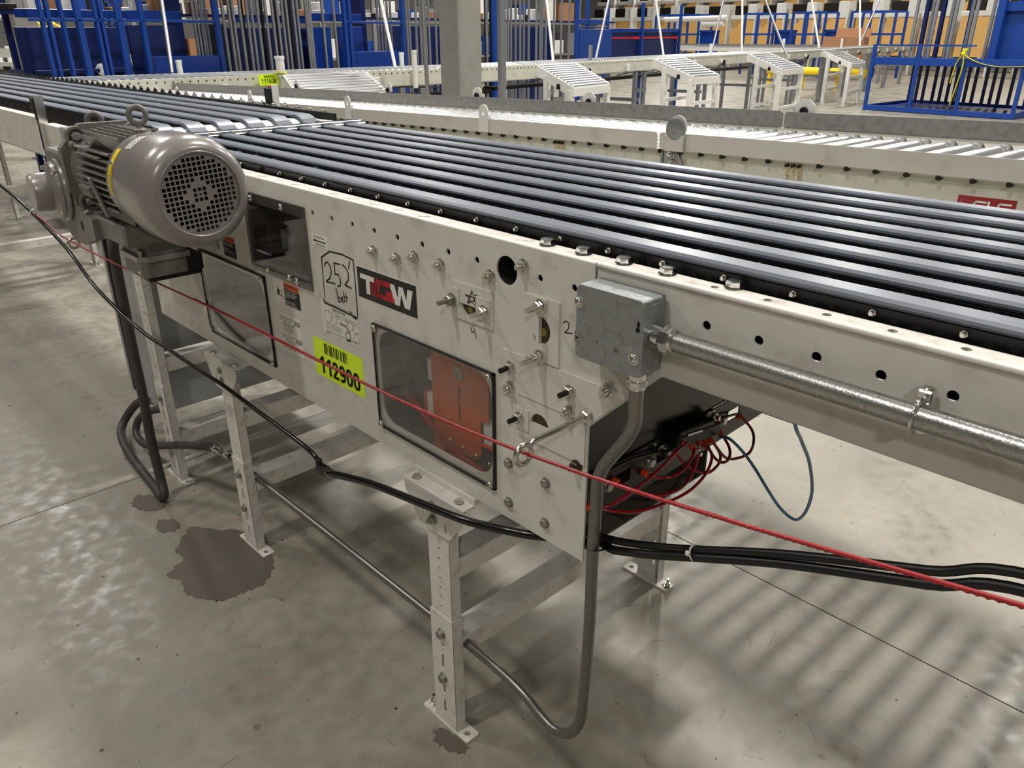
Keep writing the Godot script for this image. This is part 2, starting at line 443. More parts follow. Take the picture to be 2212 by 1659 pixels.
func setting() -> void:
	# floor: poured slabs with sawn joints between them, on a darker bed that shows in the joints
	var fl := structure("floor", B.new().bx(-50, 25, -0.3, -0.006, -66, 25), M.joint)
	var xs := [-50.0, -26.86, -20.86, -14.86, -8.86, -2.86, 3.14, 9.14, 25.0]
	var zs := [-66.0, -25.03, -19.03, -13.03, -7.03, -1.035, 5.0, 11.0, 25.0]
	for i in xs.size() - 1:
		for j in zs.size() - 1:
			obj("slab", B.new().bx(xs[i] + 0.0022, xs[i + 1] - 0.0022, -0.01, 0.0, zs[j] + 0.0022, zs[j + 1] - 0.0022), M.floor, fl)
	structure("ceiling", B.new().bx(-50, 25, 11.0, 11.3, -66, 25), M.wall)
	structure("wall_back", B.new().bx(-50, 25, 0, 11, -66.3, -66), M.wall)
	structure("wall_front", B.new().bx(-50, 25, 0, 11, 25, 25.3), M.wall)
	structure("wall_left", B.new().bx(-50.3, -50, 0, 11, -66, 25), M.wall)
	structure("wall_right", B.new().bx(25, 25.3, 0, 11, -66, 25), M.wall)
	# damp patches on the slab
	var st := func(c: Vector2, pts: Array, lab: String, grp := "") -> void:
		var p := PackedVector2Array()
		var cv := []
		for q in pts: cv.append(V(q[0], q[1], 0))
		cv.append(cv[0])
		for q in curve(cv, 8): p.append(Vector2(q.x, q.y))
		p.remove_at(p.size() - 1)
		var r := RandomNumberGenerator.new(); r.seed = int(c.x * 1000) + 5
		for i in p.size(): p[i] += Vector2(r.randf_range(-0.007, 0.007), r.randf_range(-0.007, 0.007))
		var b := B.new().plate(p, [], 0.0008, Transform3D(Basis(V(1, 0, 0), V(0, 0, 1), V(0, -1, 0)), V(0, 0.0009, 0)))
		tag(obj("damp_patch", b, M.stain), lab, "stain", grp)
	st.call(Vector2(-2.2, 0.1), [[-2.40, 0.13], [-2.27, 0.03], [-2.19, -0.03], [-2.09, 0.0], [-2.0, 0.03], [-1.94, 0.10], [-1.945, 0.17], [-1.96, 0.23], [-2.05, 0.285], [-2.13, 0.27], [-2.19, 0.29], [-2.24, 0.22], [-2.31, 0.215]], "large dark damp patch on the concrete around the middle leg")
	st.call(Vector2(-2.7, 0.2), [[-2.74, 0.19], [-2.67, 0.135], [-2.60, 0.13], [-2.585, 0.17], [-2.62, 0.21], [-2.69, 0.22]], "small oval damp patch on the concrete beside the hanging grey hose")
	st.call(Vector2(-2.5, 0.2), [[-2.52, 0.19], [-2.47, 0.15], [-2.42, 0.16], [-2.42, 0.2], [-2.47, 0.215]], "smallest damp spot on the concrete between hose and large patch")
	st.call(Vector2(-1.1, 0.05), [[-1.14, 0.05], [-1.07, 0.03], [-1.035, 0.045], [-1.06, 0.075], [-1.11, 0.08]], "damp spot on the concrete under the front foot plate")

# ---------------------------------------------------------------- fasteners (shared meshes, axis along +z, base at z = 0)
var FM := {}
func fasteners() -> void:
	var z := V(0, 0, 1)
	FM.nut = B.new().lathe(V(0, 0, 0), z, [Vector2(0, 0), Vector2(0.0125, 0), Vector2(0.0118, 0.003), Vector2(0.0088, 0.004)], 18).hexa(z * 0.003, z * 0.0115, 0.0102, 0.3).cyl(z * 0.01, z * 0.019, 0.0046, 10).mesh()
	FM.longnut = B.new().lathe(V(0, 0, 0), z, [Vector2(0, 0), Vector2(0.0135, 0), Vector2(0.0128, 0.003), Vector2(0.009, 0.004)], 18).hexa(z * 0.003, z * 0.0125, 0.0108, 0.1).cyl(z * 0.012, z * 0.034, 0.0048, 10).mesh()
	FM.hex = B.new().lathe(V(0, 0, 0), z, [Vector2(0, 0), Vector2(0.0108, 0), Vector2(0.0108, 0.0012), Vector2(0, 0.0012)], 16).hexa(z * 0.001, z * 0.0075, 0.0096, 0.5).mesh()
	FM.button = B.new().lathe(V(0, 0, 0), z, [Vector2(0, 0), Vector2(0.0088, 0), Vector2(0.0088, 0.0012), Vector2(0.0068, 0.0014), Vector2(0.0066, 0.003), Vector2(0.004, 0.0055), Vector2(0.0018, 0.0058), Vector2(0.0016, 0.003), Vector2(0, 0.003)], 16).mesh()
	FM.bighex = B.new().lathe(V(0, 0, 0), z, [Vector2(0, 0), Vector2(0.0138, 0), Vector2(0.0134, 0.002), Vector2(0.0, 0.002)], 18).hexa(z * 0.0015, z * 0.011, 0.0115, 0.2).mesh()
	FM.slotnut = B.new().hexa(V(0, 0, 0), z * 0.0045, 0.0052, 0.2).cyl(z * 0.004, z * 0.009, 0.0029, 8).mesh()
	FM.stub = B.new().cyl(V(0, 0, 0), z * 0.016, 0.0048, 10).mesh()
	FM.axle = B.new().hexa(V(0, 0, 0), z * 0.016, 0.0068, 0.0).mesh()

func line2d(b: B, pts: Array, w: float, z: float) -> B:          # flat inked stroke in the xy plane
	for i in pts.size() - 1:
		var a := Vector2(pts[i][0], pts[i][1]); var c := Vector2(pts[i + 1][0], pts[i + 1][1])
		var d := (c - a).normalized(); var q := Vector2(-d.y, d.x) * w * 0.5
		a -= d * w * 0.3; c += d * w * 0.3
		b.quad(V(a.x - q.x, a.y - q.y, z), V(c.x - q.x, c.y - q.y, z), V(c.x + q.x, c.y + q.y, z), V(a.x + q.x, a.y + q.y, z))
	return b

var drive: Node3D
func drive_conveyor() -> void:
	fasteners()
	var t := thing("belt_conveyor", "white multi-belt conveyor drive unit with black slider channels and a logo plate on its side", "conveyor")
	drive = t
	# near side panel
	var holes := []
	for x in [-1.568, -1.488, -1.408, -1.328, -1.249, -1.17, -1.092, -1.013, -0.857, -0.782]: holes.append(circ(Vector2(x, 1.19), 0.0063, 14))
	holes.append(circ(Vector2(-0.936, 1.187), 0.0255, 28))
	holes.append(rrect(-1.345, -0.979, 0.755, 0.977, 0.045))
	holes.append(rrect(-2.226, -1.861, 0.745, 0.972, 0.045))
	holes.append(rrect(-1.88, -1.612, 1.03, 1.172, 0.006, 2))
	var half := func(c: Vector2, rad: float, a0: float) -> PackedVector2Array:
		var p := PackedVector2Array()
		for i in 13: p.append(c + Vector2(cos(a0 + PI * i / 12), sin(a0 + PI * i / 12)) * rad)
		return p
	holes.append(half.call(Vector2(-1.036, 1.102), 0.0235, PI))
	holes.append(half.call(Vector2(-0.853, 1.102), 0.0245, -PI / 2))
	holes.append(half.call(Vector2(-0.851, 0.922), 0.0225, 0.0))
	var outer := PackedVector2Array([Vector2(-3.56, 1.092), Vector2(-2.65, 1.092), Vector2(-2.65, 0.687), Vector2(-0.741, 0.687), Vector2(-0.741, 0.959), Vector2(-0.607, 1.092), Vector2(-0.607, 1.15), Vector2(-0.741, 1.17), Vector2(-0.741, 1.236), Vector2(-3.56, 1.236)])
	obj("side_panel", B.new().plate(outer, holes, 0.004), M.white, t)
	# infeed rail on the right
	var rh := []
	for k in 24: rh.append(circ(Vector2(-0.542 + 0.0793 * k, 1.189), 0.0068, 14))
	var rail := B.new().plate(PackedVector2Array([Vector2(-0.7395, 1.094), Vector2(1.3, 1.094), Vector2(1.3, 1.236), Vector2(-0.7395, 1.236)]), rh, 0.003, Transform3D(Basis.IDENTITY, V(0, 0, -0.004)))
	rail.bx(-0.7395, 1.3, 1.091, 1.0945, -0.034, -0.004, 0.001)
	obj("side_rail", rail, M.white, t)
	var up := Basis(V(1, 0, 0), V(0, 0, -1), V(0, 1, 0))
	for s in 2:                                                    # folded top flanges with their holes
		var x0: float = [-3.56, -0.739][s]; var x1: float = [-0.741, 1.3][s]
		var fh := []
		if s == 1:
			for k in 23: fh.append(circ(Vector2(-0.546 + 0.0797 * k, 0.021), 0.0058, 12))
		var fb := B.new().plate(PackedVector2Array([Vector2(x0, 0.004), Vector2(x1, 0.004), Vector2(x1, 0.038), Vector2(x0, 0.038)]), fh, 0.003, Transform3D(up, V(0, 1.239 + 0.0005 * s, 0)))
		fb.lathe(V(x0, 1.235 + 0.0005 * s, -0.004), V(1, 0, 0), [Vector2(0.004, 0), Vector2(0.004, x1 - x0)], 20)
		obj("top_flange", fb, M.white_worn, t)
	for q in [-0.866, -0.788, -0.707, -0.628]: inst("flange_bolt", FM.bighex, M.chrome, V(q, 1.2395, -0.026), t, Basis(V(1, 0, 0), -PI / 2))
	inst("flange_nut", FM.bighex, M.chrome, V(-0.526, 1.2395, -0.036), t, Basis(V(1, 0, 0), -PI / 2))
	var tick := B.new()
	for k in 12:
		var x := -2.06 + 0.0795 * k
		for q in [[-0.006, 0.0, 0.006, 0.012], [0.006, 0.012, 0.022, -0.004]]: pass
		tick.xf = Transform3D(up, V(x, 1.2396, 0))
		line2d(tick, [[-0.007, 0.012], [-0.001, 0.009], [0.014, 0.024]] if k % 3 != 1 else [[-0.006, 0.012], [0.012, 0.022]], 0.0016, 0.0)
	obj("marker_tick", tick, M.ink_grey, t)
	# far side frame
	obj("far_panel", B.new().bx(-3.56, 1.3, 0.95, 1.236, -0.779, -0.775).bx(-3.56, 1.3, 1.234, 1.238, -0.775, -0.738, 0.001).bx(-2.65, -0.74, 0.687, 0.95, -0.779, -0.775), M.white, t)
	for k in 40: inst("clip", FM.bighex, M.chrome, V(-2.36 + 0.0795 * k, 1.238, -0.757), t, Basis(V(1, 0, 0), -PI / 2))
	# cross members and the closed drive housing under the bed
	var cm := B.new()
	for x in [-2.3, -1.9, -1.5, -1.1, -0.66, -0.1, 0.5, 1.1]: cm.bx(x - 0.02, x + 0.02, 1.115, 1.16, -0.774, -0.042)
	obj("cross_member", cm, M.black, t)
	var hb := B.new().bx(-2.64, -0.76, 0.69, 1.11, -0.42, -0.416).bx(-2.644, -2.64, 0.69, 1.11, -0.42, -0.006).bx(-2.64, -0.76, 0.69, 0.694, -0.42, -0.006).bx(-1.6, -1.597, 0.694, 1.1, -0.41, -0.01)
	obj("drive_housing", hb, mat("housing", Color(0.30, 0.28, 0.25), 0.5), t)
	# end plate and its slotted lower angle
	var sl := []
	for k in 5: sl.append(rrect(0.09 + 0.125 * k, 0.135 + 0.125 * k, 0.80, 0.826, 0.002, 1))
	var ep := B.new().plate(PackedVector2Array([Vector2(0.006, 0.853), Vector2(0.774, 0.853), Vector2(0.774, 1.115), Vector2(0.006, 1.115)]), [], 0.003, Transform3D(Basis(V(0, 0, -1), V(0, 1, 0), V(1, 0, 0)), V(-0.752, 0, 0)))
	ep.plate(PackedVector2Array([Vector2(0.006, 0.755), Vector2(0.774, 0.775), Vector2(0.774, 0.853), Vector2(0.006, 0.853)]), sl, 0.003, Transform3D(Basis(V(0, 0, -1), V(0, 1, 0), V(1, 0, 0)), V(-0.748, 0, 0)))
	obj("end_plate", ep, M.black_gloss, t)
	for k in 5: inst("flange_bolt", FM.hex, M.zinc, V(-0.748, 0.812, -0.07 - 0.125 * k), t, Basis(V(0, 1, 0), PI / 2))
	# slider channels and belts
	var ch_z := []
	for i in 8: ch_z.append(-0.069 - 0.0922 * i)
	for i in 8:
		var zc: float = ch_z[i]
		var cb := B.new().bx(-2.47, 1.3, 1.168, 1.254, zc - 0.0165, zc + 0.0165, 0.002)
		cb.bx(-2.47, 1.3, 1.168, 1.1705, zc - 0.024, zc + 0.024)
		if i == 0: cb.bx(-2.47, 1.3, 1.224, 1.228, -0.055, -0.046)
		obj("slider_channel", cb, M.channel, t)
		var pts := []
		var be := B.new().bx(-2.50, 1.3, 1.254, 1.266, zc - 0.0195, zc + 0.0195, 0.004)
		for k in 9:
			var a0 := PI / 2 + 1.2 * k / 8; var a1 := PI / 2 + 1.2 * (k + 1) / 8
			var c0 := V(-2.5 + cos(a0) * 0.055, 1.211 + sin(a0) * 0.055, zc); var c1 := V(-2.5 + cos(a1) * 0.055, 1.211 + sin(a1) * 0.055, zc)
			be.beam(c0, c1, 0.038, 0.011, V(cos((a0 + a1) / 2), sin((a0 + a1) / 2), 0))
		obj("belt", be, M.belt, t)
		if i < 6:
			for k in 28: inst("channel_screw", FM.slotnut, M.zinc if k != 5 else M.bronze, V(-2.408 + 0.1032 * k, 1.2455 - 0.0 * i, zc + 0.0165), t)
		if i < 3:
			var so := B.new()
			for k in 28:
				for q in [1.0, 2.0, 3.0]: so.bx(-2.408 + 0.1032 * (k + q / 4) - 0.0045, -2.408 + 0.1032 * (k + q / 4) + 0.0045, 1.2375, 1.2435, zc + 0.016, zc + 0.0168)
			obj("slot", so, M.dark_gap, t, "", true)
		for q in [-0.73 - 0.05 * (i % 2), -0.9]:                    # a joint between two channel lengths
			if q > -0.8: obj("channel_joint", B.new().bx(q - 0.001, q + 0.001, 1.172, 1.256, zc + 0.016, zc + 0.0172), M.dark_gap, t)
	# transfer bar over the gap at the discharge end, with the comb tips between the belts
	var bar := B.new().bx(-2.585, -2.545, 1.262, 1.268, -0.795, 0.0, 0.002).bx(-2.585, -2.58, 1.245, 1.264, -0.79, -0.004)
	obj("transfer_bar", bar, M.chrome, t, "bright metal bar across the bed")
	for i in 8:
		obj("comb_tip", B.new().bx(-2.553, -2.495, 1.259, 1.2645, -0.069 - 0.0922 * i - 0.064, -0.069 - 0.0922 * i - 0.028, 0.002), M.chrome, t)
	# windows
	for wd in 2:
		var a: Array = [[-1.356, -0.967, 0.737, 0.986], [-2.24, -1.84, 0.733, 0.986]][wd]
		var g := B.new()
		for e in [[a[0], a[1], a[2], a[2] + 0.0035], [a[0], a[1], a[3] - 0.003, a[3]], [a[0], a[0] + 0.003, a[2], a[3]], [a[1] - 0.004, a[1], a[2], a[3]]]: g.bx(e[0], e[1], e[2], e[3], 0.0004, 0.0068)
		var w := obj("window_cover", B.new().bx(a[0] + 0.002, a[1] - 0.002, a[2] + 0.002, a[3] - 0.002, 0.001, 0.0055), M.pane if wd == 0 else M.pane, t)
		obj("dark_edge", g, M.black, w)
		for c in [[a[0] + 0.009, a[2] + 0.009], [a[1] - 0.013, a[2] + 0.009], [a[0] + 0.009, a[3] - 0.010], [a[1] - 0.013, a[3] - 0.010]]: inst("button_screw", FM.button, M.zinc, V(c[0], c[1], 0.0068), w)
	var cv := obj("smoked_cover", B.new().bx(-1.895, -1.597, 1.0, 1.199, 0.001, 0.007, 0.001), M.smoke, t, "dark smoked plastic cover over a rectangular opening")
	for c in [[-1.849, 1.186], [-1.698, 1.186], [-1.807, 1.014], [-1.699, 1.014], [-1.663, 1.013]]: inst("button_screw", FM.button, M.chrome, V(c[0], c[1], 0.007), cv)
	# what shows through the windows
	var og := PackedVector2Array([Vector2(-1.238, 0.70), Vector2(-1.206, 0.70), Vector2(-1.206, 0.725), Vector2(-1.10, 0.725), Vector2(-1.081, 0.74), Vector2(-1.081, 0.824), Vector2(-1.056, 0.826), Vector2(-1.056, 0.99), Vector2(-1.238, 0.99)])
	var gd := obj("belt_guard", B.new().plate(og, [], 0.003, Transform3D(Basis.IDENTITY, V(0, 0, -0.06))), M.orange, t, "orange sheet metal guard behind the window")
	obj("washer", B.new().lathe(V(-1.147, 0.911, -0.06), V(0, 0, 1), [Vector2(0, 0), Vector2(0.0165, 0), Vector2(0.0165, 0.002), Vector2(0.006, 0.002), Vector2(0.006, 0.0005), Vector2(0, 0.0005)], 20), M.zinc_dull, gd)
	obj("white_block", B.new().bx(-1.266, -1.2, 0.777, 0.83, -0.085, -0.064, 0.003).bx(-1.079, -1.03, 0.772, 0.826, -0.085, -0.064, 0.003).bx(-1.262, -1.24, 0.86, 0.915, -0.085, -0.066, 0.003), M.plastic_white, t)
	obj("guard_rib", B.new().bx(-1.269, -1.266, 0.774, 0.834, -0.09, -0.06).bx(-1.269, -1.2, 0.774, 0.777, -0.09, -0.06).bx(-1.082, -1.03, 0.768, 0.772, -0.09, -0.06), M.orange_red, t)
	for k in 5: inst("guard_screw", FM.slotnut, M.chrome, V(-1.215 + 0.042 * k, 0.752 - 0.003 * k, -0.055), t)
	var gm := B.new()
	gm.plate(PackedVector2Array([Vector2(-1.15, 0.80), Vector2(-1.147, 0.80), Vector2(-1.144, 0.83), Vector2(-1.148, 0.85), Vector2(-1.143, 0.87), Vector2(-1.147, 0.885), Vector2(-1.15, 0.88), Vector2(-1.147, 0.865), Vector2(-1.152, 0.85), Vector2(-1.148, 0.83)]), [], 0.0005, Transform3D(Basis.IDENTITY, V(0, 0, -0.0594)))
	obj("scrape_mark", gm, M.ink, gd)
	obj("air_tube", B.new().tube(curve([V(-1.40, 0.806, -0.08), V(-1.30, 0.785, -0.06), V(-1.23, 0.760, -0.05), V(-1.13, 0.722, -0.045), V(-1.03, 0.705, -0.05)]), 0.0075, 10), M.red_tube, t, "clear red air tube behind the window")
	obj("air_tube", B.new().tube(curve([V(-1.33, 0.800, -0.07), V(-1.26, 0.775, -0.055), V(-1.19, 0.750, -0.045), V(-1.12, 0.733, -0.04), V(-1.03, 0.722, -0.045)]), 0.0045, 8), M.red_tube, t)
	obj("pulley", B.new().cyl(V(-1.52, 0.93, -0.4), V(-1.52, 0.93, -0.05), 0.075, 28).cyl(V(-1.36, 0.86, -0.4), V(-1.36, 0.86, -0.05), 0.055, 24), M.dark_steel, t)
	obj("drive_belt", B.new().bx(-2.24, -2.19, 0.70, 1.1, -0.075, -0.07).bx(-1.95, -1.6, 0.79, 0.795, -0.3, -0.1), M.black_rubber, t, "black drive belt running down behind the left window")
	var vf := B.new().lathe(V(-1.788, 1.005, -0.06), V(0.25, 1, 0), [Vector2(0, 0), Vector2(0.020, 0), Vector2(0.023, 0.01), Vector2(0.023, 0.032), Vector2(0.016, 0.036), Vector2(0.02, 0.045), Vector2(0.02, 0.075), Vector2(0.026, 0.08), Vector2(0.026, 0.105), Vector2(0.018, 0.12), Vector2(0, 0.128)], 12)
	vf.box(V(-1.752, 1.095, -0.052), V(0.05, 0.028, 0.03), 0.004, Basis(V(0, 0, 1), 0.9)).box(V(-1.79, 1.085, -0.045), V(0.02, 0.05, 0.02), 0.004)
	obj("air_valve", vf, M.plastic_white, t, "white plastic air valve behind the smoked cover")
	obj("air_tube", B.new().tube(curve([V(-1.80, 1.155, -0.06), V(-1.84, 1.12, -0.05), V(-1.875, 1.07, -0.05), V(-1.89, 1.015, -0.055)]), 0.0045, 8), M.red_tube, t)
	obj("air_tube", B.new().tube(curve([V(-1.705, 1.10, -0.06), V(-1.725, 1.055, -0.055), V(-1.748, 1.02, -0.055), V(-1.775, 0.98, -0.06)]), 0.006, 8), M.red_tube, t)
	obj("inner_bracket", B.new().bx(-2.05, -1.69, 0.985, 1.012, -0.075, -0.06, 0.002).bx(-2.0, -1.76, 1.125, 1.2, -0.16, -0.1), M.black_gloss, t)
	# bearing adjusters and cover plates on the panel
	var pl := func(name_: String, p: PackedVector2Array, hs: Array, z: float, th: float) -> MeshInstance3D:
		return obj(name_, B.new().plate(p, hs, th, Transform3D(Basis.IDENTITY, V(0, 0, z))), M.white, t)
	var p1: MeshInstance3D = pl.call("bearing_plate", rrect(-1.085, -0.9705, 1.0695, 1.1405, 0.002, 2), [half.call(Vector2(-1.036, 1.102), 0.0235, PI)], 0.0032, 0.0032)
	obj("bearing_plate_tab", B.new().plate(PackedVector2Array([Vector2(-1.086, 1.0965), Vector2(-1.0605, 1.0965), Vector2(-1.0605, 1.128), Vector2(-1.086, 1.128)]), [], 0.0025, Transform3D(Basis.IDENTITY, V(0, 0, 0.0057))).plate(PackedVector2Array([Vector2(-1.012, 1.083), Vector2(-0.975, 1.083), Vector2(-0.975, 1.125), Vector2(-1.012, 1.125)]), [], 0.0025, Transform3D(Basis.IDENTITY, V(0, 0, 0.0057))), M.white, p1)
	var p2: MeshInstance3D = pl.call("bearing_plate", rrect(-0.889, -0.8095, 1.0455, 1.160, 0.002, 2), [half.call(Vector2(-0.853, 1.102), 0.0245, -PI / 2)], 0.0032, 0.0032)
	obj("bearing_plate_tab", B.new().plate(PackedVector2Array([Vector2(-0.888, 1.046), Vector2(-0.836, 1.046), Vector2(-0.836, 1.078), Vector2(-0.853, 1.078), Vector2(-0.853, 1.128), Vector2(-0.836, 1.128), Vector2(-0.836, 1.159), Vector2(-0.888, 1.159)]), [], 0.0025, Transform3D(Basis.IDENTITY, V(0, 0, 0.0057))), M.white, p2)
	var lp := rrect(-0.947, -0.742, 0.956, 1.043, 0.004, 2)
	pl.call("cover_plate", PackedVector2Array([Vector2(-0.947, 0.955), Vector2(-0.905, 0.955), Vector2(-0.905, 0.966), Vector2(-0.742, 0.966), Vector2(-0.742, 0.9625), Vector2(-0.663, 1.04), Vector2(-0.69, 1.043), Vector2(-0.947, 1.043)]), [], 0.0028, 0.0028)
	var p3: MeshInstance3D = pl.call("bearing_plate", PackedVector2Array([Vector2(-0.908, 0.885), Vector2(-0.745, 0.885), Vector2(-0.745, 0.963), Vector2(-0.908, 0.963)]), [half.call(Vector2(-0.851, 0.922), 0.0225, 0.0)], 0.003, 0.003)
	obj("bearing_plate_tab", B.new().plate(PackedVector2Array([Vector2(-0.915, 0.90), Vector2(-0.876, 0.90), Vector2(-0.876, 0.942), Vector2(-0.915, 0.942)]), [], 0.0025, Transform3D(Basis.IDENTITY, V(0, 0, 0.0055))), M.white, p3)
	obj("shaft_end", B.new().cyl(V(-1.036, 1.102, -0.05), V(-1.036, 1.102, -0.004), 0.0232, 24).cyl(V(-0.853, 1.102, -0.05), V(-0.853, 1.102, -0.002), 0.0242, 24).cyl(V(-0.851, 0.922, -0.05), V(-0.851, 0.922, -0.002), 0.0222, 24), M.bronze, t)
	var ydot := B.new()
	for q in [[-1.038, 1.091, 0.006], [-0.849, 1.098, 0.0075]]: ydot.lathe(V(q[0], q[1], -0.004 if q[0] < -1.0 else -0.002), V(0, 0, 1), [Vector2(0, 0), Vector2(q[2], 0), Vector2(q[2], 0.0004), Vector2(0, 0.0004)], 12)
	obj("yellow_paint_dot", ydot, mat("olive", Color(0.55, 0.50, 0.10), 0.6), t)
	obj("hole_liner", B.new().lathe(V(-0.936, 1.187, -0.17), V(0, 0, 1), [Vector2(0, 0.0), Vector2(0.0254, 0.0), Vector2(0.0254, 0.167)], 28), M.dark_gap, t)
	var dk := B.new()
	for x in [-1.568, -1.488, -1.408, -1.328, -1.249, -1.17, -1.092, -1.013, -0.857]: dk.bx(x - 0.03, x + 0.03, 1.17, 1.21, -0.04, -0.038)
	obj("inner_strip", dk, M.black, t)
	# nuts and bolts
	for q in [[-1.332, 1.147], [-1.252, 1.147], [-1.194, 1.162], [-1.114, 1.162], [-0.976, 1.169], [-0.894, 1.204], [-0.925, 0.974], [-0.781, 0.975], [-0.7, 1.043]]: inst("flange_nut", FM.nut, M.zinc, V(q[0], q[1], 0.0028 if q[1] < 1.05 else 0.0), t)
	for q in [[-1.079, 1.103], [-0.988, 1.101], [-0.849, 1.145]]: inst("flange_nut", FM.longnut, M.zinc_dull if q[0] < -1.0 else M.zinc, V(q[0], q[1], 0.0057), t)
	inst("flange_nut", FM.longnut, M.zinc, V(-0.848, 1.056, 0.0057), t, Basis.from_scale(V(1, 1, 1.35)))
	for q in [[-0.924, 1.013, 0.0028], [-0.781, 1.013, 0.0028], [-0.899, 0.923, 0.0055]]:
		inst("flange_nut", FM.nut, M.zinc, V(q[0], q[1], q[2]), t)
		inst("black_bolt_end", FM.stub, M.dark_steel, V(q[0], q[1], q[2] + 0.011), t)
	for q in [[-0.932, 0.812], [-0.835, 0.811], [-0.932, 0.725], [-0.835, 0.724]]: inst("hex_bolt", FM.hex, M.zinc_dull, V(q[0], q[1], 0), t)
	inst("hex_bolt", FM.nut, M.bronze, V(-0.762, 0.878, 0), t)
	# hand lettering in black marker
	var ink := B.new()
	var Z := 0.0006
	line2d(ink, [[-1.549, 1.056], [-1.547, 1.093], [-1.51, 1.113], [-1.46, 1.116], [-1.416, 1.112], [-1.415, 1.06], [-1.417, 0.982]], 0.0036, Z)
	line2d(ink, [[-1.549, 1.056], [-1.550, 1.03], [-1.551, 0.997]], 0.0028, Z)
	line2d(ink, [[-1.553, 0.993], [-1.552, 0.985], [-1.50, 0.984], [-1.416, 0.981]], 0.0042, 0.0024)
	line2d(ink, [[-1.444, 0.988], [-1.432, 0.979], [-1.421, 0.977]], 0.004, 0.0024)
	line2d(ink, [[-1.537, 1.074], [-1.533, 1.083], [-1.523, 1.086], [-1.513, 1.079], [-1.511, 1.066], [-1.519, 1.050], [-1.533, 1.041], [-1.536, 1.038], [-1.50, 1.041]], 0.0036, Z)
	line2d(ink, [[-1.472, 1.091], [-1.495, 1.090], [-1.496, 1.064], [-1.482, 1.066], [-1.475, 1.055], [-1.478, 1.041], [-1.489, 1.037]], 0.0036, Z)
	line2d(ink, [[-1.463, 1.093], [-1.449, 1.089], [-1.440, 1.077], [-1.442, 1.062], [-1.458, 1.047], [-1.432, 1.045]], 0.0036, Z)
	line2d(ink, [[-1.430, 1.107], [-1.437, 1.088]], 0.003, Z)
	line2d(ink, [[-1.497, 1.03], [-1.494, 1.012], [-1.493, 1.002], [-1.489, 0.999], [-1.484, 1.004], [-1.487, 1.012], [-1.493, 1.009]], 0.003, Z)
	line2d(ink, [[-1.480, 1.007], [-1.473, 1.010], [-1.474, 1.015], [-1.479, 1.013], [-1.479, 1.005], [-1.473, 1.003], [-1.470, 1.006]], 0.003, Z)
	line2d(ink, [[-1.468, 1.030], [-1.466, 1.007], [-1.463, 1.005]], 0.003, Z)
	line2d(ink, [[-1.460, 1.027], [-1.457, 1.008]], 0.003, Z)
	line2d(ink, [[-1.466, 1.019], [-1.451, 1.019]], 0.0028, Z)
	obj("marker_writing", ink, M.ink, t, "hand-drawn box lettered 252' belt in black marker")
	var ink2 := B.new()
	line2d(ink2, [[-1.043, 1.121], [-1.008, 1.119], [-1.037, 1.107], [-1.024, 1.133], [-1.012, 1.104], [-1.043, 1.121]], 0.0014, 0.0039)
	line2d(ink2, [[-1.042, 1.120], [-1.01, 1.12], [-1.036, 1.105], [-1.023, 1.131], [-1.014, 1.106]], 0.0011, 0.0039)
	line2d(ink2, [[-1.018, 1.124], [-1.01, 1.128], [-1.008, 1.124], [-1.016, 1.121]], 0.0013, 0.0039)
	line2d(ink2, [[-1.033, 1.058], [-1.032, 1.050], [-1.022, 1.053]], 0.0016, Z)
	line2d(ink2, [[-1.024, 1.059], [-1.018, 1.041]], 0.0016, Z)
	line2d(ink2, [[-0.803, 1.127], [-0.797, 1.132], [-0.790, 1.129], [-0.791, 1.120], [-0.799, 1.111], [-0.783, 1.114]], 0.0017, Z)
	line2d(ink2, [[-0.775, 0.944], [-0.770, 0.946], [-0.768, 0.940], [-0.773, 0.936], [-0.768, 0.931], [-0.770, 0.925], [-0.776, 0.926]], 0.0014, Z)
	line2d(ink2, [[-0.865, 1.092], [-0.862, 1.088], [-0.860, 1.084]], 0.0014, 0.0062)
	obj("marker_writing", ink2, mat("ink_blue", Color(0.05, 0.05, 0.10), 0.6), t, "small star and the figures 4, 2 and 3 in marker")

func text(s: String, b: B, h: float, x: float, y: float, width := 0.0, bold := true, mono := false, flip := false) -> B:   # lettering added to a builder; x, y: lower left; h: cap height
	var f := SystemFont.new(); f.font_names = PackedStringArray(["Droid Sans Mono" if mono else "Droid Sans"]); f.font_weight = 700 if bold else 400
	var m := TextMesh.new(); m.font = f; m.text = s; m.font_size = 32; m.pixel_size = 0.01; m.depth = 0.0; m.curve_step = 3.0
	m.horizontal_alignment = HORIZONTAL_ALIGNMENT_LEFT
	var a := m.get_aabb()
	var k := h / a.size.y
	var kx := width / a.size.x if width > 0.0 else k
	var arr := m.get_mesh_arrays()
	var vs: PackedVector3Array = arr[Mesh.ARRAY_VERTEX]
	var ns: PackedVector3Array = arr[Mesh.ARRAY_NORMAL]
	var id = arr[Mesh.ARRAY_INDEX]
	var ids: PackedInt32Array = id if id != null else PackedInt32Array(range(vs.size()))
	for i in range(0, ids.size(), 3):
		if ns[ids[i]].z < 0.5: continue
		var p := []
		for j in 3:
			var q := vs[ids[i + j]]
			q = V((q.x - a.position.x) * kx, (q.y - a.position.y) * k, 0)
			if flip: q = V(a.size.x * kx - q.x, h - q.y, 0)
			p.append(V(x + q.x, y + q.y, 0))
		b.tri(p[0], p[2], p[1])
	return b

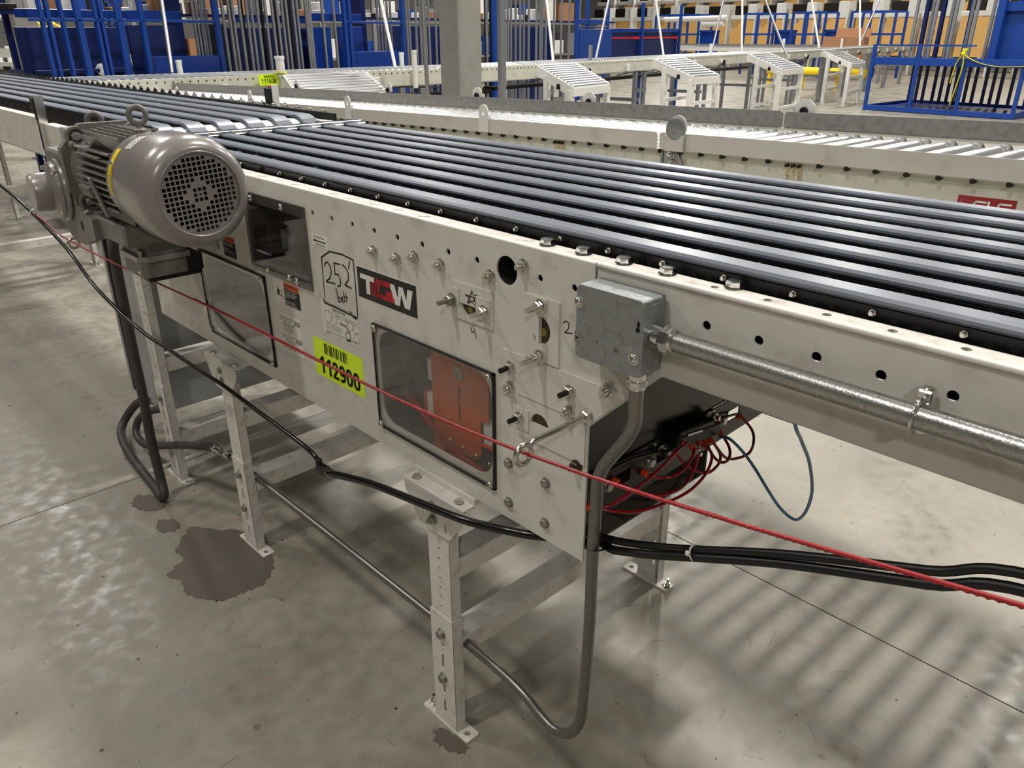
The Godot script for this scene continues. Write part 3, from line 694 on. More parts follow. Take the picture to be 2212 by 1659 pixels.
func sticker(called: String, label: String, x0: float, x1: float, y0: float, y1: float, m: Material, p: Node, z := 0.0008) -> MeshInstance3D:
	return obj(called, B.new().bx(x0, x1, y0, y1, 0.0, z), m, p, label)
func at_z(z: float) -> B:
	var b := B.new(); b.xf.origin.z = z; return b
func ell(b: B, cx: float, cy: float, r: float, w: float) -> B:
	var p := []
	for i in 25: p.append([cx + cos(TAU * i / 24) * r, cy + sin(TAU * i / 24) * r])
	return line2d(b, p, w, 0.0)

func stickers() -> void:
	var t := drive
	# logo plate
	var s := sticker("logo_sign", "black sign with white and red lettering TGW", -1.405, -1.194, 1.033, 1.1035, M.paper, t, 0.0007)
	obj("sign_ground", B.new().bx(-1.4035, -1.1955, 1.0345, 1.102, 0.0, 0.0011), M.black_rubber, s)
	var w := at_z(0.0015)
	var P := func(b: B, pts: Array) -> void:
		var q := PackedVector2Array()
		for e in pts: q.append(Vector2(e[0], e[1]))
		if Geometry2D.is_polygon_clockwise(q): q.reverse()
		var id := Geometry2D.triangulate_polygon(q)
		for k in range(0, id.size(), 3):
			var a := q[id[k]]; var c := q[id[k + 1]]; var d := q[id[k + 2]]
			if (c - a).cross(d - a) < 0: var sw := c; c = d; d = sw
			b.tri(V(a.x, a.y, 0), V(c.x, c.y, 0), V(d.x, d.y, 0))
	P.call(w, [[-1.392, 1.089], [-1.340, 1.089], [-1.340, 1.078], [-1.357, 1.078], [-1.357, 1.047], [-1.371, 1.047], [-1.371, 1.078], [-1.392, 1.078]])
	P.call(w, [[-1.285, 1.089], [-1.268, 1.089], [-1.258, 1.063], [-1.2535, 1.089], [-1.2385, 1.089], [-1.229, 1.064], [-1.224, 1.089], [-1.206, 1.089], [-1.2185, 1.047], [-1.2355, 1.047], [-1.246, 1.072], [-1.2525, 1.047], [-1.269, 1.047]])
	obj("lettering", w, M.paper, s)
	var g := at_z(0.0014)
	for k in 15:                                                   # the G is made of upright red bars growing thicker to the right
		var x := -1.3545 + 0.0057 * k
		var bw := lerpf(0.0016, 0.0056, k / 14.0)
		var slant: float = clampf((x + 1.285) / 0.016, 0.0, 1.0)
		var segs: Array
		if k < 3: segs = [[1.048, 1.077]]
		elif k < 6: segs = [[1.048, 1.089]]
		elif k < 9: segs = [[1.078, 1.089], [1.048, 1.058]]
		elif k < 13: segs = [[1.078, 1.089] if x < -1.283 else [1.0, 1.0], [1.048, 1.058] if k < 10 else [1.048, 1.070]]
		else: segs = [[1.048, 1.069]]
		if k == 14: segs = [[1.048, 1.058]]
		for q in segs:
			if q[1] > q[0]: g.bx(x, x + bw, q[0], q[1], 0, 0.0001)
	obj("lettering", g, M.logo_red, s)
	# yellow equipment number
	s = sticker("number_sticker", "fluorescent yellow sticker with bar code and the number 112900", -1.628, -1.415, 0.783, 0.882, M.neon, t)
	w = at_z(0.0011)
	var bars := [3, 1, 2, 1, 1, 3, 2, 1, 3, 1, 1, 2, 2, 2, 1, 1, 3, 2, 1, 3, 2, 1, 1, 2, 3, 1, 2, 2, 1, 3]
	var xx := -1.578
	for i in bars.size():
		if i % 2 == 0: w.bx(xx, xx + bars[i] * 0.00195, 0.849, 0.876, 0, 0.0001)
		xx += bars[i] * 0.00195
	text("112900", w, 0.045, -1.606, 0.793, 0.174)
	text("112900", w, 0.045, -1.6045, 0.793, 0.174)
	obj("lettering", w, M.ink, s)
	# warning signs
	for k in 2:
		var x0: float = [-1.798, -2.118][k]; var y0: float = [0.933, 0.999][k]
		s = sticker("warning_sign", "white, orange and black warning sign with a small figure" if k == 0 else "white, orange and black warning sign half hidden by the motor", x0, x0 + 0.1285, y0, y0 + 0.0605, M.paper, t)
		obj("orange_band", B.new().bx(x0 + 0.052, x0 + 0.1275, y0 + 0.0445, y0 + 0.0597, 0, 0.0011), M.warn_orange, s)
		obj("black_field", B.new().bx(x0 + 0.052, x0 + 0.1275, y0 + 0.0008, y0 + 0.0445, 0, 0.0011), M.ink, s)
		w = at_z(0.0014)
		text("WARNING", w, 0.0095, x0 + 0.068, y0 + 0.0475, 0.057)
		line2d(w, [[x0 + 0.0555, y0 + 0.0475], [x0 + 0.0605, y0 + 0.0575], [x0 + 0.0655, y0 + 0.0475]], 0.0028, 0)
		w.quad(V(x0 + 0.055, y0 + 0.047, 0), V(x0 + 0.066, y0 + 0.047, 0), V(x0 + 0.066, y0 + 0.049, 0), V(x0 + 0.055, y0 + 0.049, 0))
		if k == 0:
			w.lathe(V(x0 + 0.0205, y0 + 0.0395, 0), V(0, 0, 1), [Vector2(0, 0), Vector2(0.0026, 0), Vector2(0, 0.0001)], 10)
			P.call(w, [[x0 + 0.016, y0 + 0.0345], [x0 + 0.025, y0 + 0.0345], [x0 + 0.031, y0 + 0.029], [x0 + 0.029, y0 + 0.027], [x0 + 0.0255, y0 + 0.0295], [x0 + 0.0255, y0 + 0.020], [x0 + 0.0165, y0 + 0.020], [x0 + 0.0165, y0 + 0.026], [x0 + 0.0135, y0 + 0.022]])
			line2d(w, [[x0 + 0.008, y0 + 0.0185], [x0 + 0.046, y0 + 0.0185]], 0.0013, 0)
			var rr := at_z(0.0014); ell(rr, x0 + 0.034, y0 + 0.0275, 0.0065, 0.0012); obj("red_ring", rr, M.logo_red, s)
		else:
			P.call(w, [[x0 + 0.012, y0 + 0.03], [x0 + 0.02, y0 + 0.045], [x0 + 0.024, y0 + 0.03], [x0 + 0.018, y0 + 0.033], [x0 + 0.024, y0 + 0.014], [x0 + 0.02, y0 + 0.01]])
		obj("lettering", w, M.ink, s)
		w = at_z(0.0014)
		var ls: Array = ["Servicing moving or", "energized equipment", "can cause severe", "injury.", "", "LOCK OUT POWER", "before servicing."] if k == 0 else ["Servicing without", "lockout can injure.", "", "Lock out", "before servicing."]
		for i in ls.size():
			if ls[i] != "": text(ls[i], w, 0.0042, x0 + 0.0555, y0 + 0.0375 - i * 0.0058, 0.0032 * ls[i].length())
		obj("small_print", w, M.paper, s)
	# rating labels (their square codes are left blank)
	for k in 2:
		var y0: float = [0.852, 0.803][k]
		s = sticker("rating_label", "white rating label of the drive, upper one" if k == 0 else "white rating label of the drive, lower one", -1.789, -1.683, y0, y0 + (0.055 if k == 0 else 0.048), M.paper, t)
		w = at_z(0.0011)
		var rn := RandomNumberGenerator.new(); rn.seed = 4 + k
		for i in 9:                                                # print too small to read: short strokes
			var px := -1.785 + (0.012 if i > 1 and i % 3 != 2 else 0.0)
			while px < -1.725 - 0.004 * (i % 3):
				var sl := rn.randf_range(0.004, 0.014)
				line2d(w, [[px, y0 + 0.0445 - i * 0.0048], [px + sl, y0 + 0.0445 - i * 0.0048]], 0.0017, 0)
				px += sl + rn.randf_range(0.002, 0.006)
		w.bx(-1.713, -1.6875, y0 + 0.034, y0 + 0.044, 0, 0.0001)
		obj("lettering", w, M.ink_grey, s)
		var w2 := at_z(0.0013); text("TGW", w2, 0.0065, -1.7105, y0 + 0.0358, 0.020); obj("logo", w2, M.paper, s)
	# direction arrow
	s = sticker("direction_label", "white label Product Flow with a black arrow pointing left", -1.581, -1.5135, 1.116, 1.1425, M.paper, t)
	w = at_z(0.0011)
	text("Product Flow", w, 0.0055, -1.569, 1.1352, 0.041, false)
	text("Product Flow", w, 0.0055, -1.566, 1.1178, 0.041, false, false, true)
	line2d(w, [[-1.566, 1.1288], [-1.522, 1.1288]], 0.0027, 0)
	P.call(w, [[-1.575, 1.1288], [-1.565, 1.1325], [-1.567, 1.1288], [-1.565, 1.1251]])
	obj("lettering", w, M.ink, s)
	# belt path drawing
	s = sticker("belt_path_label", "white label DRIVE BELT PATH with a line drawing of pulleys", -1.572, -1.4135, 0.907, 0.983, M.paper, t)
	w = at_z(0.0011)
	text("DRIVE BELT PATH", w, 0.0056, -1.523, 0.9715, 0.056)
	for q in [[-1.545, 0.953, 0.0145], [-1.518, 0.950, 0.0105], [-1.450, 0.951, 0.0105], [-1.428, 0.950, 0.0105], [-1.427, 0.928, 0.0105], [-1.464, 0.9245, 0.0105], [-1.464, 0.924, 0.009]]: ell(w, q[0], q[1], q[2], 0.0008)
	line2d(w, [[-1.545, 0.9675], [-1.507, 0.966], [-1.418, 0.9655]], 0.0007, 0)
	line2d(w, [[-1.510, 0.961], [-1.422, 0.9605]], 0.0006, 0)
	for q in [[-1.505, 0.956], [-1.469, 0.9555]]: line2d(w, [[q[0], q[1]], [q[0], q[1] + 0.006], [q[0] + 0.004, q[1] + 0.0075], [q[0] + 0.009, q[1] + 0.005], [q[0] + 0.009, q[1]], [q[0], q[1]]], 0.0007, 0)
	line2d(w, [[-1.497, 0.9485], [-1.468, 0.948]], 0.0018, 0)
	text("PRODUCT FLOW", w, 0.003, -1.493, 0.944, 0.024)
	for i in 3: text(["Belts must be properly installed for", "unit to convey. This is critical for", "proper conveyor performance."][i], w, 0.0027, -1.556, 0.9325 - i * 0.0048, 0.066)
	line2d(w, [[-1.475, 0.9165], [-1.556, 0.9165], [-1.556, 0.913], [-1.475, 0.913]], 0.0006, 0)
	line2d(w, [[-1.45, 0.9165], [-1.421, 0.916], [-1.421, 0.9125], [-1.45, 0.913]], 0.0006, 0)
	w.quad(V(-1.472, 0.911, 0), V(-1.454, 0.911, 0), V(-1.454, 0.917, 0), V(-1.472, 0.917, 0))
	line2d(w, [[-1.460, 0.938], [-1.449, 0.918], [-1.430, 0.917]], 0.0008, 0)
	line2d(w, [[-1.469, 0.945], [-1.455, 0.934]], 0.003, 0)
	line2d(w, [[-1.559, 0.9105], [-1.545, 0.9105]], 0.0014, 0)
	obj("lettering", w, M.ink_grey, s)

# ---------------------------------------------------------------- floor stands
func leg_mesh(y_top: float, y_step: float, w_low: float, upper_holes: bool, sgn: float) -> Array:   # [lower channel, upper channel]; sgn = 1: web on the +z side
	var lo := B.new()
	var slots := []
	for q in [[0.045, 0.085], [0.105, 0.135], [0.165, 0.172], [0.185, 0.228], [0.235, 0.242], [0.25, 0.30], [0.31, 0.36], [0.385, 0.415]]:
		if q[1] < y_step - 0.02: slots.append(rrect(-0.0045, 0.0045, q[0], q[1], 0.003, 2))
	var face := Transform3D(Basis(V(sgn, 0, 0), V(0, 1, 0), V(0, 0, sgn)), V(0, 0, 0.03 * sgn))
	lo.plate(rrect(-w_low / 2, w_low / 2, 0.006, y_step, 0.002, 2), slots, 0.0025, face)
	for s in [-1.0, 1.0]: lo.box(V(s * (w_low / 2 - 0.00125), (y_step + 0.006) / 2, 0.0145 * sgn), V(0.0025, y_step - 0.006, 0.029), 0.0006)
	var up := B.new()
	var hs := []
	var wu := w_low - 0.007
	if upper_holes:
		var y := y_step + 0.022
		while y < y_top - 0.06:
			hs.append(circ(Vector2(0, y), 0.0042, 10)); y += 0.0265
	up.plate(rrect(-wu / 2, wu / 2, y_step - 0.09, y_top, 0.002, 2), hs, 0.0025, Transform3D(face.basis, V(0, 0, 0.0272 * sgn)))
	for s in [-1.0, 1.0]: up.box(V(s * (wu / 2 - 0.00125), (y_top + y_step - 0.09) / 2, 0.0125 * sgn), V(0.0025, y_top - y_step + 0.09, 0.027), 0.0006)
	return [lo, up]

func stand(label: String, x: float, y_step: float, y_top: float, lower_bar: float, upper_bar: float, bracket: bool, dx_foot := 0.0) -> Node3D:
	var t := thing("conveyor_stand", label, "stand", V(x, 0, 0), "")
	for side in 2:
		var sgn: float = [1.0, -1.0][side]
		var zo: float = [0.001, -0.776][side]
		var lm := leg_mesh(y_top, y_step, 0.078, true, sgn)
		var l := obj("leg", lm[0], M.white_worn, t); l.position = V(0, 0, zo)
		var u := obj("leg_extension", lm[1], M.white_worn, l)
		for q in [y_step - 0.055, 0.155]: inst("leg_bolt", FM.bighex, M.zinc_dull, V(0, q, 0.0302 * sgn), l, Basis.IDENTITY if side == 0 else Basis(V(0, 1, 0), PI))
		var fh := [circ(Vector2(-0.064, 0.0), 0.0078, 14), circ(Vector2(0.064, 0.0), 0.0078, 14)]
		var f := obj("foot_plate", B.new().plate(rrect(-0.084, 0.084, -0.0205, 0.0205, 0.003, 2), fh, 0.006, Transform3D(Basis(V(1, 0, 0), V(0, 0, -1), V(0, 1, 0)), V(dx_foot, 0.0065, 0))), M.white_worn, t)
		f.position = V(0, 0, zo + 0.0115 * sgn)
		var an := B.new().lathe(V(-0.064 + dx_foot, 0.0065, 0), V(0, 1, 0), [Vector2(0, 0), Vector2(0.0115, 0), Vector2(0.0115, 0.0025), Vector2(0, 0.0025)], 16).hexa(V(-0.064 + dx_foot, 0.009, 0), V(-0.064 + dx_foot, 0.021, 0), 0.0098).cyl(V(-0.064 + dx_foot, 0.02, 0), V(-0.064 + dx_foot, 0.036, 0), 0.0045, 8)
		if side == 1: an.xf = Transform3D(Basis(V(0, 1, 0), PI), Vector3.ZERO)
		var ab := obj("anchor_bolt", an, M.zinc, f)
		if side == 1: ab.rotation.y = PI
		if bracket:
			var bp := PackedVector2Array([Vector2(-0.104, 0.668), Vector2(0.098, 0.668), Vector2(0.098, 0.648), Vector2(0.092, 0.632), Vector2(0.048, 0.574), Vector2(-0.052, 0.574), Vector2(-0.1, 0.644)])
			var bh := [circ(Vector2(-0.003, 0.597), 0.0045, 10)]
			for q in [[-0.036, 0.60, 0.62], [0.036, 0.585, 0.606]]: bh.append(rrect(q[0] - 0.0035, q[0] + 0.0035, q[1], q[2], 0.003, 2))
			var br := B.new().plate(bp, bh, 0.003, Transform3D(Basis(V(sgn, 0, 0), V(0, 1, 0), V(0, 0, sgn)), V(0, 0, 0.0335 * sgn)))
			br.bx(-0.104, 0.098, 0.668, 0.6715, 0.0005 * sgn, 0.030 * sgn)
			br.lathe(V(-0.104, 0.6675, 0.0295 * sgn), V(1, 0, 0), [Vector2(0.004, 0), Vector2(0.004, 0.202)], 12)
			br.bx(-0.104, 0.098, 0.6715, 0.686, -0.028 * sgn, 0.003 * sgn)
			var bo := obj("pivot_bracket", br, M.white_worn, t); bo.position = V(0, 0, zo + 0.001 * sgn)
			inst("bracket_bolt", FM.hex, M.zinc_dull, V(-0.004 * sgn, 0.64, 0.0335 * sgn), bo, Basis.IDENTITY if side == 0 else Basis(V(0, 1, 0), PI))
			inst("bracket_bolt", FM.nut, M.zinc_dull, V(-0.002 * sgn, 0.607, 0.0335 * sgn), bo, Basis.IDENTITY if side == 0 else Basis(V(0, 1, 0), PI))
			for q in [-0.075, 0.066]: inst("bracket_bolt", FM.hex, M.zinc, V(q, 0.6715, 0.018 * sgn), bo, Basis(V(1, 0, 0), -PI / 2))
	for yb in [lower_bar, upper_bar]:
		if yb <= 0.0: continue
		var c := B.new().bx(-0.0325, 0.0325, yb - 0.003, yb, -0.773, -0.003, 0.001).bx(0.03, 0.0325, yb - 0.052, yb - 0.001, -0.773, -0.003, 0.001).bx(-0.0325, -0.03, yb - 0.052, yb - 0.001, -0.773, -0.003, 0.001)
		obj("cross_bar", c, M.white_worn, t)
	return t

func stands() -> void:
	stand("white steel leg stand nearest the camera, under the right end of the drive panel", -1.128, 0.345, 0.60, 0.275, 0.50, true, -0.005)
	stand("white steel leg stand beside the big damp patch, second from the camera", -2.142, 0.335, 0.60, 0.27, 0.50, true, 0.0)
	stand("tall white leg stand by the grey cabinet, reaching up behind the motor", -2.745, 0.40, 1.09, 0.205, 0.5, false, -0.01)
	stand("white leg stand under the left belt conveyor, right of two", -6.2, 0.35, 1.1, 0.25, 0.62, false)
	stand("white leg stand under the left belt conveyor, farther left", -8.3, 0.35, 1.1, 0.25, 0.62, false)

# ---------------------------------------------------------------- belt conveyor that carries on to the left
func outfeed() -> void:
	var t := thing("belt_conveyor", "narrow multi-belt conveyor running away to the left edge beyond the motor", "conveyor")
	var rh := []
	for k in 40: rh.append(circ(Vector2(-3.80 - 0.0915 * k, 1.205), 0.004, 8))
	obj("side_rail", B.new().plate(PackedVector2Array([Vector2(-12.0, 1.107), Vector2(-3.655, 1.107), Vector2(-3.655, 1.254), Vector2(-12.0, 1.254)]), rh, 0.003).bx(-12, -3.655, 1.107, 1.11, -0.035, 0.0).bx(-12, -3.655, 1.252, 1.2555, -0.04, 0.0, 0.001), M.white, t)
	obj("side_rail", B.new().bx(-12, -2.65, 1.107, 1.254, -0.779, -0.776).bx(-12, -2.65, 1.250, 1.254, -0.776, -0.745), M.white, t)
	var ah := []
	for k in 60:
		ah.append(circ(Vector2(-2.80 - 0.105 * k, 1.2625), 0.0085 if k % 1 == 0 else 0.005, 10))
		ah.append(circ(Vector2(-2.85 - 0.105 * k, 1.262), 0.0045, 8))
		ah.append(circ(Vector2(-2.84 - 0.105 * k, 1.228), 0.0045, 8))
	obj("perforated_guide", B.new().plate(PackedVector2Array([Vector2(-12, 1.20), Vector2(-2.72, 1.20), Vector2(-2.72, 1.277), Vector2(-12, 1.277)]), ah, 0.002, Transform3D(Basis(V(1, 0, 0), V(0, 0.94, -0.342), V(0, 0.342, 0.94)), V(0, 0.0744, 0.314))).bx(-12, -2.72, 1.18, 1.2, -0.07, -0.06), M.channel, t)
	obj("perforated_guide", B.new().bx(-12, -2.72, 1.2, 1.279, -0.797, -0.786), M.channel, t)
	for k in 44: inst("guide_clip", FM.nut, M.zinc if k < 14 else M.dark_steel, V(-2.80 - 0.098 * k, 1.279, -0.791), t, Basis(V(1, 0, 0), -PI / 2))
	for i in 6:
		var zc := -0.176 - 0.1095 * i
		obj("slider_channel", B.new().bx(-12, -2.92, 1.17, 1.258, zc - 0.026, zc + 0.026, 0.002), M.channel, t)
		var b := B.new().bx(-12, -2.86, 1.262, 1.274, zc - 0.029, zc + 0.029, 0.004)
		for k in 9:
			var a0 := PI / 2 - 1.25 * k / 8; var a1 := PI / 2 - 1.25 * (k + 1) / 8
			b.beam(V(-2.86 + cos(a0) * 0.13, 1.138 + sin(a0) * 0.13, zc), V(-2.86 + cos(a1) * 0.13, 1.138 + sin(a1) * 0.13, zc), 0.058, 0.011, V(cos((a0 + a1) / 2), sin((a0 + a1) / 2), 0))
		obj("belt", b, M.belt, t)
		var sc := B.new()
		for k in 60: sc.box(V(-3.0 - 0.105 * k, 1.256, zc - 0.034), V(0.008, 0.008, 0.01), 0.002)
		obj("channel_screw", sc, M.zinc_dull, t, "", true)
	obj("end_roller", B.new().cyl(V(-2.86, 1.138, -0.77), V(-2.86, 1.138, -0.03), 0.122, 36), M.roller, t)
	obj("cross_member", B.new().bx(-2.72, -2.66, 1.2, 1.245, -0.77, -0.03, 0.003).bx(-11.9, -3.7, 1.12, 1.16, -0.40, -0.36), M.white_plain, t)
	# small photo-eyes on posts
	var s := thing("photo_eye", "black photo-eye on a tall chrome-edged bracket at the left conveyor rail", "sensor", V(-3.565, 1.15, 0.005))
	obj("post", B.new().bx(-0.02, 0.004, -0.03, 0.13, 0.0, 0.006).bx(0.006, 0.016, 0.0, 0.18, 0.0, 0.004).bx(-0.012, 0.01, -0.12, -0.03, 0.0, 0.006), M.black_rubber, s)
	obj("bracket", B.new().bx(0.017, 0.021, 0.0, 0.19, -0.02, 0.012, 0.001).bx(0.0, 0.02, 0.186, 0.19, -0.02, 0.012, 0.001), M.chrome, s)
	obj("eye_body", B.new().bx(-0.028, 0.016, 0.125, 0.184, -0.022, 0.016, 0.003).bx(-0.02, 0.006, 0.1, 0.127, -0.014, 0.012, 0.003), M.black_rubber, s)
	s = thing("photo_eye", "black photo-eye with white backing bracket on the far side of the belts", "sensor", V(-3.26, 1.25, -0.825))
	obj("post", B.new().bx(-0.014, 0.022, -0.02, 0.07, -0.004, 0.004), M.dark_steel, s)
	obj("bracket", B.new().bx(0.026, 0.032, -0.03, 0.11, -0.015, 0.015, 0.001).bx(-0.06, 0.06, -0.034, -0.028, -0.03, 0.03, 0.001), M.white_plain, s)
	obj("eye_body", B.new().bx(-0.034, 0.025, 0.03, 0.098, -0.018, 0.02, 0.004).bx(-0.01, 0.018, 0.0, 0.032, -0.01, 0.012, 0.002), M.black_rubber, s)
	obj("orange_cap", B.new().bx(-0.006, 0.026, 0.098, 0.106, -0.012, 0.012, 0.002), M.orange_red, s)

# ---------------------------------------------------------------- geared motor on the side of the drive
func gearmotor() -> void:
	var cy := 1.233
	var cz := 0.178
	var t := thing("gear_motor", "grey finned electric motor with round fan cover and gearbox, mounted on the panel side", "motor")
	var X := V(1, 0, 0)
	# fan cover, turned along the motor axis
	var prof := [Vector2(0.104, 0.0), Vector2(0.1105, 0.002), Vector2(0.113, 0.03), Vector2(0.116, 0.075)]
	for k in 11:
		var a := PI / 2 * k / 10.0
		prof.append(Vector2(0.0935 + 0.031 * cos(a), 0.215 + 0.052 * sin(a)))
	prof.insert(4, Vector2(0.1245, 0.135))
	prof.append_array([Vector2(0.0905, 0.266), Vector2(0.089, 0.262), Vector2(0.089, 0.2)])
	var cov := obj("fan_cover", B.new().lathe(V(-1.99, cy, cz), X, prof, 56), M.motor, t)
	obj("rim_bead", B.new().tube(ring(V(-1.7245, cy, cz), X, 0.0915, 48), 0.0026, 8, true), M.motor, cov)
	# grille with square holes
	var hs := []
	var pt := 0.0109
	for i in range(-8, 9):
		for j in range(-8, 9):
			var c := Vector2(i, j) * pt
			if c.length() > 0.083: continue
			var m := maxi(absi(i), absi(j))
			if m == 2 and not (absi(i) == 2 and absi(j) == 2): continue
			if m == 3 and (i == 0 or j == 0): continue
			if i == 0 and j == 0: hs.append(circ(c + Vector2(1e-6, 0), 0.0028, 10)); continue
			var q := 0.0039
			hs.append(PackedVector2Array([c + Vector2(-q, -q), c + Vector2(q, -q), c + Vector2(q, q), c + Vector2(-q, q)]))
	obj("grille", B.new().plate(circ(Vector2.ZERO, 0.0895, 48), hs, 0.0015, Transform3D(Basis(V(0, 0.06, -0.998), V(0, 0.998, 0.06), V(1, 0, 0)), V(-1.729, cy, cz))), M.motor, cov)
	var fan := B.new().cyl(V(-1.80, cy, cz), V(-1.765, cy, cz), 0.028, 20).cyl(V(-1.97, cy, cz), V(-1.80, cy, cz), 0.02, 16).cyl(V(-1.83, cy, cz), V(-1.825, cy, cz), 0.08, 32)
	for k in 9:
		var a := TAU * k / 9
		fan.box(V(-1.795, cy + sin(a) * 0.052, cz + cos(a) * 0.052), V(0.05, 0.05, 0.003), 0.0, Basis(X, -a + PI / 2))
	obj("fan", fan, M.black, t)
	for a in [0.5, 1.9, 3.4, 5.1]:
		var d := V(0, sin(a), cos(a))
		obj("cover_screw", B.new().lathe(V(-1.955, cy, cz) + d * 0.1125, d, [Vector2(0, 0), Vector2(0.0058, 0), Vector2(0.0052, 0.003), Vector2(0.002, 0.0045), Vector2(0, 0.003)], 10), M.chrome, cov)
	obj("nameplate_boss", B.new().lathe(V(-1.925, cy, cz) + V(0, 0.999, 0.03) * 0.1125, V(0, 1, 0.03), [Vector2(0.0, 0), Vector2(0.022, 0), Vector2(0.018, 0.004), Vector2(0.006, 0.005), Vector2(0.006, 0.011), Vector2(0, 0.011)], 14), M.cast, cov)
	# stickers bent round the cover
	var bent := func(x0: float, x1: float, a0: float, a1: float, lift: float) -> B:
		var b := B.new()
		for k in 14:
			for s in 4:
				var p := []
				for e in [[s, k], [s + 1, k], [s + 1, k + 1], [s, k + 1]]:
					var x: float = lerpf(x0, x1, e[0] / 4.0)
					var h := x + 1.99
					var r := 0.113 + (h - 0.03) * (0.003 / 0.045) if h < 0.075 else 0.116 + (h - 0.075) * (0.0085 / 0.06)
					if h > 0.135: r = 0.1245
					var a := lerpf(a0, a1, e[1] / 14.0)
					p.append(V(x, cy + sin(a) * (r + lift), cz + cos(a) * (r + lift)))
				b.quad(p[0], p[3], p[2], p[1])
		return b
	var ys := obj("yellow_label", bent.call(-1.967, -1.938, -0.12, 0.82, 0.0006), M.label_yellow, cov, "yellow curved label on the fan cover")
	var yl := B.new()
	for k in 16: yl.append_bent(bent, -1.947, -1.9415, -0.08 + 0.036 * k, -0.08 + 0.036 * k + 0.02, 0.0011)
	for k in 9: yl.append_bent(bent, -1.962, -1.950, -0.09 + 0.04 * k, -0.09 + 0.04 * k + 0.012, 0.0010)
	obj("lettering", yl, M.ink_grey, ys)
	var wl := obj("rating_label", bent.call(-1.92, -1.862, 0.84, 1.22, 0.0006), M.paper, cov, "white rating label with small print on the fan cover")
	var w2 := B.new()
	for k in 6:
		for j in 3: w2.append_bent(bent, -1.914 + 0.018 * j, -1.914 + 0.018 * j + [0.013, 0.009, 0.011][(j + k) % 3], 0.87 + 0.055 * k, 0.87 + 0.055 * k + 0.018, 0.0011)
	obj("lettering", w2, M.ink_grey, wl)
	# finned body
	obj("motor_body", B.new().lathe(V(-2.285, cy, cz), X, [Vector2(0.0, 0), Vector2(0.082, 0.0), Vector2(0.088, 0.03), Vector2(0.088, 0.31), Vector2(0.0, 0.31)], 40), M.cast, t)
	for s in [-1.0, 1.0]:
		for k in range(-4, 5):
			var o := 0.0165 * k
			var hgt: float = 0.112 - 0.006 * absf(k) * 0.4
			var inn: float = sqrt(maxf(0.0872 * 0.0872 - o * o, 0.0)) - 0.004
			obj("cooling_fin", B.new().bx(-2.23, -1.985, cy + s * inn, cy + s * hgt, cz + o - 0.0018, cz + o + 0.0018, 0.001), M.cast, t)
			obj("cooling_fin", B.new().bx(-2.225, -1.985, cy + o - 0.0018, cy + o + 0.0018, cz + s * inn, cz + s * (hgt - 0.004), 0.001), M.cast, t)
	obj("nameplate", B.new().box(V(-2.10, cy + 0.083, cz + 0.083), V(0.16, 0.055, 0.002), 0.0, Basis(X, PI / 4 + PI)).box(V(-2.12, cy + 0.055, cz + 0.098), V(0.16, 0.005, 0.01), 0.001), M.motor, t)
	obj("tie_rod", B.new().cyl(V(-2.26, cy + 0.066, cz + 0.092), V(-1.985, cy + 0.066, cz + 0.092), 0.0045, 8).cyl(V(-2.26, cy + 0.066, cz + 0.092), V(-2.235, cy + 0.066, cz + 0.092), 0.009, 10), M.cast, t)
	obj("side_bracket", B.new().box(V(-2.075, cy - 0.04, cz + 0.108), V(0.022, 0.10, 0.006), 0.001, Basis(X, 0.25)).box(V(-2.17, cy - 0.035, cz + 0.10), V(0.07, 0.03, 0.02), 0.003, Basis(X, 0.3)), M.cast, t)
	# mounting flange with chamfered corners and bolt pockets
	var oc := PackedVector2Array()
	for q in [[-0.112, -0.055], [-0.055, -0.112], [0.055, -0.112], [0.112, -0.055], [0.112, 0.055], [0.055, 0.112], [-0.055, 0.112], [-0.112, 0.055]]: oc.append(Vector2(q[0], q[1]))
	var fx := Transform3D(Basis(V(0, 0, -1), V(0, 1, 0), V(1, 0, 0)), V(-2.29, cy, cz))
	var fl := obj("flange", B.new().plate(oc, [], 0.026, fx), M.cast, t)
	obj("flange_neck", B.new().lathe(V(-2.29, cy, cz), X, [Vector2(0.0, 0), Vector2(0.098, 0.0), Vector2(0.092, 0.01), Vector2(0.088, 0.05), Vector2(0.0, 0.052)], 36), M.cast, fl)
	for s in [[1, 1], [1, -1], [-1, 1], [-1, -1]]:
		var c := V(-2.29, cy + s[0] * 0.083, cz + s[1] * 0.072)
		obj("bolt_pocket", B.new().lathe(c, X, [Vector2(0, 0.0), Vector2(0.025, 0.0), Vector2(0.025, 0.012), Vector2(0.019, 0.012), Vector2(0.019, 0.003), Vector2(0, 0.003)], 20), M.cast, fl)
		obj("bolt", B.new().hexa(c + X * 0.002, c + X * 0.014, 0.0115, 0.3), M.motor, fl)
	# lifting eyes
	obj("lifting_eye", B.new().tube(ring(V(-2.0, cy + 0.149, cz + 0.008), V(0.93, 0, 0.36), 0.0185, 28), 0.0065, 10, true).lathe(V(-2.0, cy + 0.104, cz + 0.008), V(0, 1, 0), [Vector2(0, 0), Vector2(0.014, 0), Vector2(0.014, 0.012), Vector2(0.008, 0.018), Vector2(0.0075, 0.03)], 14), M.cast, t)
	obj("lifting_eye", B.new().tube(ring(V(-2.345, cy + 0.113, cz + 0.0), V(0.9, 0, 0.4), 0.018, 24), 0.007, 10, true), M.cast, t)
	# gear case with round output cover facing the aisle
	var gc := B.new().bx(-2.50, -2.315, 1.075, 1.272, 0.045, 0.278, 0.006)
